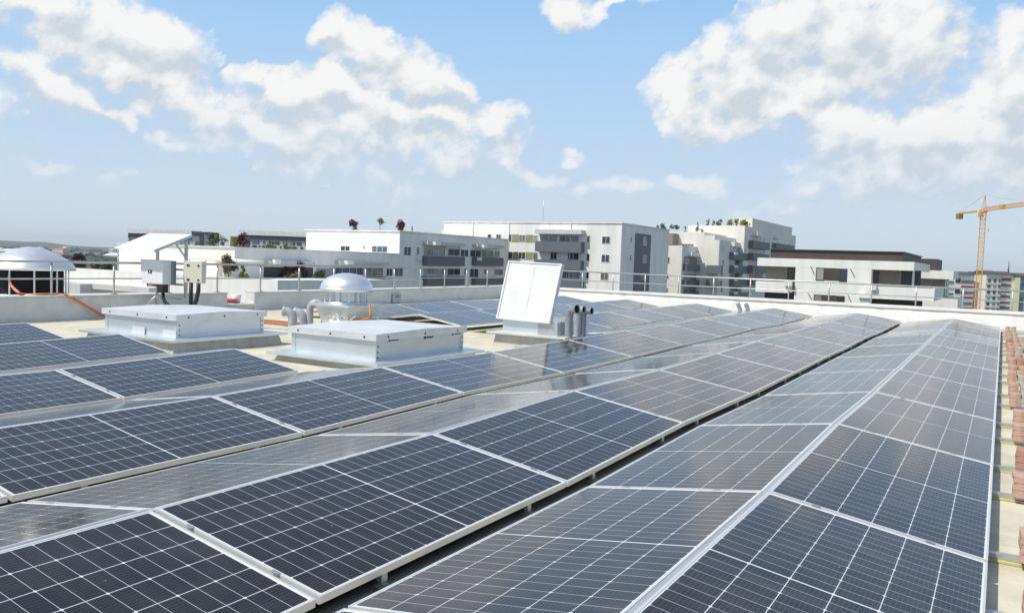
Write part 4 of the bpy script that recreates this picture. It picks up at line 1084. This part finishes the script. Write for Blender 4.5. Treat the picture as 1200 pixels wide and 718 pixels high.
# --- distant towers on the left
def tower(label, x0_, x1_, ytop, D, frx, n=7):
    c0_ = dep(x0_, ytop, D); c1_ = dep(x1_, ytop+ (x1_-x0_)*.035, D); mid = (c0_+c1_)/2
    dv = Vector((c1_.x-c0_.x, c1_.y-c0_.y, 0)); wd = dv.length; rzz = math.atan2(dv.y, dv.x)
    e_ = empty('apartment_block', label, 'building', (mid.x, mid.y, -20), None, rzz); H = mid.z+20
    MB().box(-wd/2, wd/2, 0, 16, 0, H-1.5).build('wall', 'tower_pale', e_)
    xs_ = -wd/2+wd*frx
    MB().box(-wd/2, xs_, -1.2, 16.5, H-1.45, H+1.6).build('roof_slab', 'plaster_white', e_)
    MB().box(-wd/2+.3, xs_-.3, -.6, -.003, H-4.6, H-1.46).build('attic_band', 'blue_tower', e_)
    MB().box(xs_, wd/2, -1.6, 16, H-1.0, H+1.0).box(wd/2-.8, wd/2, -1.6, -.004, H-22, H-1.01).box(xs_+(wd/2-xs_)*.42, xs_+(wd/2-xs_)*.62, -1.2, -.004, H-22, H-1.01).build('dark_frame', 'blue_tower', e_)
    rw_ = _r.Random(int(x0_))
    for i in range(n):
        z = H-5.2-3.05*i
        x = -wd/2+.8
        wm_ = 'blue_tower' if i % 2 else 'window_glass'
        while x < xs_-2:
            ww = rw_.choice((1.2, 1.8, 3.2)); MB().box(x, x+ww, -.2, -.005, z-2.2, z).build('window', wm_, e_); x += ww+rw_.choice((.5, 1.2, 2.4))
        for fx in (.15, .28, .75): 
            xq = xs_+(wd/2-xs_)*fx; MB().box(xq, xq+1.0, -.2, -.005, z-2.2, z).build('window', wm_, e_)
    return e_
tower('tall distant white and navy apartment tower above the white hood', 150, 247, 270.5, 550, .78, 9)
tower('distant white and navy apartment block left of the white front gable', 281, 387, 272.5, 555, .84, 8)
slab_block('beige distant apartment house with rows of small windows, left of the tower', 137.5, 149.5, 291, 520, [(.1, .3, 'window_glass', 'window_band', .5, .35), (.6, .8, 'window_glass', 'window_band', .5, .35)], 'plaster_cream', n=5, storey=5.4)
slab_block('brick red distant house between trees, left of the second tower', 270, 284, 277, 450, [(.2, .8, 'window_glass', 'window_band', .5, .35)], 'tile_red', n=4, storey=6)

# ------------------------------------------------------------------ crane
p0 = dep(1145, 362, 300); mx_, my_ = p0.x, p0.y
ztop_c = dep(1150, 249, 300).z
e = empty('tower_crane', 'yellow tower crane rising behind the white villa block', 'crane', (mx_, my_, -20))
hw = .85; k = MB(); H = ztop_c+20
for sx in (-hw, hw):
    for sy_ in (-hw, hw): k.bar((sx, sy_, 0), (sx, sy_, H), .3, .3, (0, 1, 0))
zz = 0; st = 1.7; fl_ = 1
while zz+st < H:
    for (ax, ay, bx_, by_) in ((-hw, -hw, hw, -hw), (hw, -hw, hw, hw), (hw, hw, -hw, hw), (-hw, hw, -hw, -hw)):
        a_, b_ = ((ax, ay), (bx_, by_)) if fl_ > 0 else ((bx_, by_), (ax, ay))
        k.bar((*a_, zz), (*b_, zz+st), .11, .11); k.bar((ax, ay, zz), (bx_, by_, zz), .11, .11)
    zz += st; fl_ = -fl_
k.build('mast', 'crane_yellow', e)
cj = dep(1115, 250, 318); jr = dep(1200, 237, 268)
dj = Vector((jr.x-cj.x, jr.y-cj.y, 0)).normalized(); pj = Vector((-dj.y, dj.x, 0))
cl = (Vector((cj.x, cj.y, 0))-Vector((mx_, my_, 0))).length
def lattice(a, L_, w_, hgt, up_tri=True, nseg=20):
    k = MB(); d = dj*(1 if L_ > 0 else -1); L_ = abs(L_)
    bl = lambda s, t: Vector((0, 0, H+a))+d*s+pj*t
    for t in (-w_/2, w_/2): k.bar(bl(0, t), bl(L_, t), .16, .16)
    tp = lambda s: Vector((0, 0, H+a+hgt))+d*s
    if hgt: k.bar(tp(0), tp(L_), .18, .18)
    for i in range(nseg):
        s0, s1 = L_*i/nseg, L_*(i+1)/nseg
        k.bar(bl(s0, -w_/2), bl(s1, w_/2), .09, .09)
        if hgt:
            for t in (-w_/2, w_/2): k.bar(bl(s0, t), tp((s0+s1)/2), .09, .09); k.bar(tp((s0+s1)/2), bl(s1, t), .09, .09)
    return k
lattice(.4, 48, 1.2, 1.3, True, 34).build('jib', 'crane_yellow', e)
lattice(.4, -cl, 1.3, .5, True, 10).build('counter_jib', 'crane_yellow', e)
k = MB(); c_ = Vector((0, 0, H-.6))-dj*(cl-1.2)
for i in range(4): k.bar(c_+dj*(i*.55)-pj*.9, c_+dj*(i*.55)+pj*.9, .45, 1.9)
k.build('counterweight', 'crane_concrete', e)
k = MB()
for sx in (-.7, .7): k.bar((0, 0, H+.4)+pj*0 if False else Vector((0, 0, H+.4))+dj*.7+pj*sx, Vector((0, 0, H+6.3))+dj*.6, .14, .14).bar(Vector((0, 0, H+.4))-dj*.7+pj*sx, Vector((0, 0, H+6.3))+dj*.6, .14, .14)
k.build('apex', 'crane_yellow', e)
k = MB().bar(Vector((0, 0, H+6.2))+dj*.6, Vector((0, 0, H+1.7))+dj*26, .07, .07).bar(Vector((0, 0, H+6.2))+dj*.6, Vector((0, 0, H+.9))-dj*(cl-2), .07, .07); k.build('tie_bar', 'crane_yellow', e)
k = MB(); c_ = Vector((0, 0, H-.9))+pj*-1.3+dj*.8; k.bar(c_-dj*.9, c_+dj*.9, 1.2, 1.9); k.build('cab', 'crane_yellow', e)
k = MB().lathe([(1.2, H-.2), (1.3, H+.0), (1.3, H+.35), (1.1, H+.39)], 16); k.build('slewing_ring', 'crane_yellow', e)
k = MB(); c_ = Vector((0, 0, H+.25))+dj*-2.2; k.bar(c_-dj*.6-pj*.8, c_+dj*.6-pj*.8, .1, 1.2); k.build('sign_panel', 'white_plastic', e)
k = MB(); c_ = Vector((0, 0, 0))+dj*4.5; k.bar(c_+Vector((0, 0, H+.3)), c_+Vector((0, 0, H-6.2)), .06, .06).bar(c_+Vector((0, 0, H-6.2)), c_+Vector((0, 0, H-7.4)), .5, .4).build('hook', 'crane_yellow', e)
k = MB(); c_ = Vector((0, 0, H+1.2))+dj*13; k.bar(c_-dj*1, c_+dj*1, 1.2, 1.2); k.build('winch', 'crane_yellow', e)

# ------------------------------------------------------------------ plants
def plant(name, label, cat, base, h, rx, rzz, leaf, n, ls, trunk=.3, clumps=7, group=None, trunk_r=.05, droop=False, seed=1, cone=False):
    r_ = _r.Random(seed); e_ = empty(name, label, cat, base, group)
    th = h*trunk
    k = MB().tube([(0, 0, 0), (r_.uniform(-.04, .04)*h, r_.uniform(-.04, .04)*h, th), (0, 0, h*.75)], trunk_r, 6, True, [trunk_r, trunk_r*.75, trunk_r*.25])
    for i in range(4):
        a_ = r_.uniform(0, 6.28); k.tube([(0, 0, th*.9), (math.cos(a_)*rx*.6, math.sin(a_)*rx*.6, th+(h-th)*r_.uniform(.3, .7))], trunk_r*.4, 5, True, [trunk_r*.5, trunk_r*.12])
    k.build('trunk', 'bark', e_)
    k = MB(); cs = []
    for i in range(clumps):
        zz_ = r_.uniform(.1, .95); wr = (1-zz_) if cone else math.sin(math.pi*(.15+.75*zz_))
        a_ = r_.uniform(0, 6.28); rad = rx*.65*wr*math.sqrt(r_.random()); cs.append((math.cos(a_)*rad, math.sin(a_)*rad, th+(h-th)*zz_, rx*(.28+.25*r_.random())*(max(.3, wr) if cone else 1)))
    for i in range(n):
        c = r_.choice(cs); v_ = Vector((r_.gauss(0, 1), r_.gauss(0, 1), r_.gauss(0, 1))).normalized()*c[3]*r_.random()**.4
        p_ = Vector(c[:3])+v_*1
        if droop: p_.z -= abs(r_.gauss(0, .12))*h
        a_ = Vector((r_.gauss(0, 1), r_.gauss(0, 1), r_.gauss(0, 1))).normalized()*ls*r_.uniform(.6, 1.3)
        b2 = a_.cross(Vector((r_.gauss(0, 1), r_.gauss(0, 1), r_.gauss(0, 1)))).normalized()*ls*.55
        k.quad(p_-a_, p_-b2, p_+a_, p_+b2)
    k.build('crown', leaf, e_)
    return e_
def plant_px(name, label, cat, x, yb, yt, wpx, Y, leaf, n, trunk=.2, **kw):
    p_ = onY(x, yb, Y); t_ = onY(x, yt, Y); d_ = (p_-CAM).dot(VF)
    h_ = t_.z-p_.z; rx = wpx/2*1.15*d_/FPX
    return plant(name, label, cat, p_, h_, rx, 0, leaf, int(n*2.2), max(rx, h_*.35)*.16, trunk, 9, None, max(.04, rx*.07), **kw)
plant_px('shrub', 'round dark purple shrub on the white gable roof, left of two', 'plant', 413.5, 271, 258.5, 12, 97, 'leaf_purple', 260, .1, seed=3)
plant_px('tree', 'small thin olive tree on the gable roof between two purple shrubs', 'tree', 445.5, 269, 256.5, 10, 99, 'leaf_olive', 140, .45, seed=4)
plant_px('shrub', 'round dark purple shrub on the gable roof, right of the olive tree', 'plant', 469, 271.5, 260.5, 14, 97, 'leaf_purple', 300, .05, seed=5)
plant_px('shrub', 'tiny yellow green shrub right of the purple ones on the gable roof', 'plant', 483, 272, 265, 4, 98, 'leaf_lime', 60, .1, seed=6)
plant_px('shrub', 'pointed yellow green conifer before the second navy block', 'plant', 316, 292, 278.5, 11, 70, 'leaf_lime', 260, .02, seed=7, cone=True)
plant_px('shrub', 'low yellow green bush right of the pointed conifer', 'plant', 335.5, 292.5, 284.5, 8, 70, 'leaf_lime', 140, .02, seed=8)
plant_px('shrub', 'yellow green bush at the foot of the red leaved tree', 'plant', 274.5, 290, 277, 10, 71, 'leaf_lime', 160, .1, seed=9)
plant_px('tree', 'dark red leaved tree in front of the brick red house', 'tree', 285, 290, 275.5, 16, 72, 'leaf_purple', 300, .2, seed=10)
plant_px('shrub', 'small lime bush before the tall navy tower', 'plant', 230, 289, 281.5, 7, 71, 'leaf_lime', 110, .05, seed=33)
plant_px('tree', 'bare grey green tree right of the tall tower, larger of two', 'tree', 250, 291, 272.5, 16, 74, 'leaf_green', 150, .25, seed=11)
plant_px('tree', 'bare grey green tree right of the tall tower, smaller of two', 'tree', 261, 291, 277, 10, 74, 'leaf_green', 110, .25, seed=12)
plant_px('tree', 'drooping olive tree standing on the terrace by the canopy', 'tree', 268, 327, 299.5, 18, 58.2, 'leaf_olive', 420, .4, seed=13, droop=True)
plant_px('shrub', 'bright yellow green conifer on the terrace right of the drooping tree', 'plant', 284, 328, 311, 16, 58.0, 'leaf_lime', 360, .02, seed=14, cone=True)
plant_px('shrub', 'purple leaved bush by the dark terrace door, left of two', 'plant', 330, 331, 307, 20, 70, 'leaf_purple', 420, .1, seed=15)
plant_px('shrub', 'purple leaved bush by the dark terrace door, right of two', 'plant', 351, 331, 309, 20, 72, 'leaf_purple', 420, .1, seed=16)
plant_px('shrub', 'pale olive bush at the foot of the purple bushes', 'plant', 345, 331, 323, 24, 69, 'leaf_olive', 260, .02, seed=17)
plant_px('shrub', 'green bush right of the purple ones near the small dome', 'plant', 375, 331, 318, 16, 72, 'leaf_green', 300, .05, seed=18)
roofp = [(771, 268.5, 264, 3, 'leaf_green', 'low green plant'), (777, 268, 262.5, 6, 'leaf_green', 'round green bush'), (787.5, 268, 263.5, 4, 'leaf_purple', 'thin dark sapling'), (792.5, 268.5, 264, 5, 'leaf_green', 'rounded green plant'),
         (803, 271, 265.5, 3, 'leaf_olive', 'small olive plant'), (817, 271, 259.5, 4.5, 'leaf_green', 'slim dark cypress'), (822.5, 271.5, 268.5, 3, 'leaf_lime', 'lime tuft')]
for i, (x, yb, yt, wp, lf, nm) in enumerate(roofp):
    plant_px('roof_plant', '%s on the lower roof of the stepped beige block' % nm, 'plant', x, yb+.8, yt, wp*1.5, Y1+10, lf, 120, .05, seed=40+i, cone=(nm.startswith('slim')))
roofp = [(829.5, 264.5, 256, 4, 'leaf_purple', 'tall thin dark sapling'), (836, 264.5, 257, 3, 'leaf_purple', 'narrow purple sapling'), (843, 264.5, 258, 6, 'leaf_olive', 'sparse brown shrub'), (855, 264, 258.5, 6, 'leaf_lime', 'round lime bush'), (862.5, 264, 256, 5, 'leaf_green', 'dark green young tree'), (872, 264, 259.5, 10, 'leaf_lime', 'wide yellow green bush')]
for i, (x, yb, yt, wp, lf, nm) in enumerate(roofp):
    plant_px('roof_plant', '%s on the upper roof of the stepped beige block' % nm, 'plant', x, yb+1, yt, wp*1.5, Y1+26, lf, 120, .05, seed=60+i)

# ------------------------------------------------------------------ ground, far city, hills
k = MB(); k.quad((-14000, -3000, -20), (14000, -3000, -20), (14000, 14000, -20), (-14000, 14000, -20)); tag(k.build('ground', 'city_ground'), kind='structure')
# hills on the left horizon
k = MB(); rh = _r.Random(21); NA = 90
ridge = []
for i in range(NA+1):
    x = -900+2600*i/NA
    v = ray(x, 290); a_ = math.atan2(v.x, v.y)
    hgt = 44*math.exp(-((x+120)/150)**2)+14*math.exp(-((x-50)/60)**2)+12+4*math.sin(x*.05)+4*math.sin(x*.13+1)+rh.uniform(-2, 2)
    ridge.append((a_, hgt))
for (d0, h0), (d1, h1_) in (((5200, 0), (6600, .75)), ((6600, .75), (7400, 1)), ((7400, 1), (9000, 0))):
    for (a0, g0), (a1, g1) in zip(ridge, ridge[1:]):
        P_ = lambda a_, d_, z_: (CAM.x+math.sin(a_)*d_, CAM.y+math.cos(a_)*d_, z_)
        k.quad(P_(a0, d0, -21+g0*h0), P_(a1, d0, -21+g1*h0), P_(a1, d1, -21+g1*h1_), P_(a0, d1, -21+g0*h1_), True)
mat('hill_wood', (.055, .075, .035), .9, var=.3, vscale=.01)
tag(k.build('hills', 'hill_wood'), kind='structure')
# far woodland and houses of the city seen at the left edge
k = MB(); rw2 = _r.Random(31)
for i in range(1500):
    d_ = 700*(7.5**rw2.random()); a_ = -R(rw2.uniform(52, 74)); s = rw2.uniform(4, 11)
    c = Vector((CAM.x+math.sin(a_)*d_, CAM.y+math.cos(a_)*d_, -20))
    base = len(k.v); n_ = 7
    for (rr_, z_) in ((.75, 0), (1.1, .5), (.7, 1.0)):
        for j in range(n_):
            t = 6.283*j/n_; q = rw2.uniform(.75, 1.25); k.v.append((c.x+math.cos(t)*rr_*s*q, c.y+math.sin(t)*rr_*s*q, c.z+z_*s*rw2.uniform(.85, 1.2)))
    for l in range(2):
        for j in range(n_): k.f.append((base+l*n_+j, base+l*n_+(j+1) % n_, base+(l+1)*n_+(j+1) % n_, base+(l+1)*n_+j)); k.sm.append(False)
    k.f.append(tuple(base+2*n_+j for j in range(n_))); k.sm.append(False)
tag(k.build('woodland', 'leaf_far'), 'hazy far woodland between the city houses at the left edge', 'woodland', None, 'stuff')
protos = {}
for i in range(70):
    d_ = 900*(4.5**rw2.random()); a_ = -R(rw2.uniform(53, 72))
    wd, dp, hh = rw2.uniform(12, 42), rw2.uniform(10, 22), rw2.uniform(6, 15)
    e2 = empty('far_house', 'small pale house in the hazy city beyond the large dome', 'house', (CAM.x+math.sin(a_)*d_, CAM.y+math.cos(a_)*d_, -20), 'far city houses', rw2.uniform(-.6, .6))
    MB().box(-wd/2, wd/2, -dp/2, dp/2, 0, hh).build('wall', rw2.choice(('plaster_white', 'plaster_cream', 'plaster_grey', 'tower_pale')), e2)
    kk = MB(); kk.hexa([(-wd/2-.5, -dp/2-.5, hh+.01), (wd/2+.5, -dp/2-.5, hh+.01), (wd/2+.5, dp/2+.5, hh+.01), (-wd/2-.5, dp/2+.5, hh+.01), (-wd/2+2, -.5, hh+3), (wd/2-2, -.5, hh+3), (wd/2-2, .5, hh+3), (-wd/2+2, .5, hh+3)])
    kk.build('roof', rw2.choice(('panel_grey', 'panel_grey', 'plaster_grey', 'tower_pale', 'tile_red')), e2)
# nearer trees right of the large dome
for i, (x, yb, yt, wp, lf, lab) in enumerate(((92, 314, 300, 26, 'leaf_purple', 'dark reddish tree crown beyond the white terrace, right of the large dome'), (112, 315, 306, 16, 'leaf_olive', 'olive brown tree crown left of the beige distant house'), (126, 315, 308, 16, 'leaf_green', 'low green tree nearest the beige distant house'))):
    p_ = dep(x, yb, 260); t_ = dep(x, yt, 260); h_ = t_.z+20
    plant('tree', lab, 'tree', (p_.x, p_.y, -20), h_, wp/2*260/FPX, 0, lf, 700, .75, .55, 12, None, .3, seed=80+i)

# ------------------------------------------------------------------ air
k = MB().box(-14200, 14200, -3200, 14200, -22, 150)
hz = k.build('haze', 'black_rubber'); hz.data.materials.clear()
ma = bpy.data.materials.new('haze'); ma.use_nodes = True; t = ma.node_tree; t.nodes.clear()
pv = NN(t, 'ShaderNodeVolumePrincipled'); pv.inputs['Color'].default_value = (.86, .93, 1, 1); pv.inputs['Density'].default_value = 8e-5
ov = NN(t, 'ShaderNodeOutputMaterial'); t.links.new(pv.outputs[0], ov.inputs['Volume'])
hz.data.materials.append(ma); tag(hz, 'thin pale haze over the far city', 'haze', None, 'stuff')
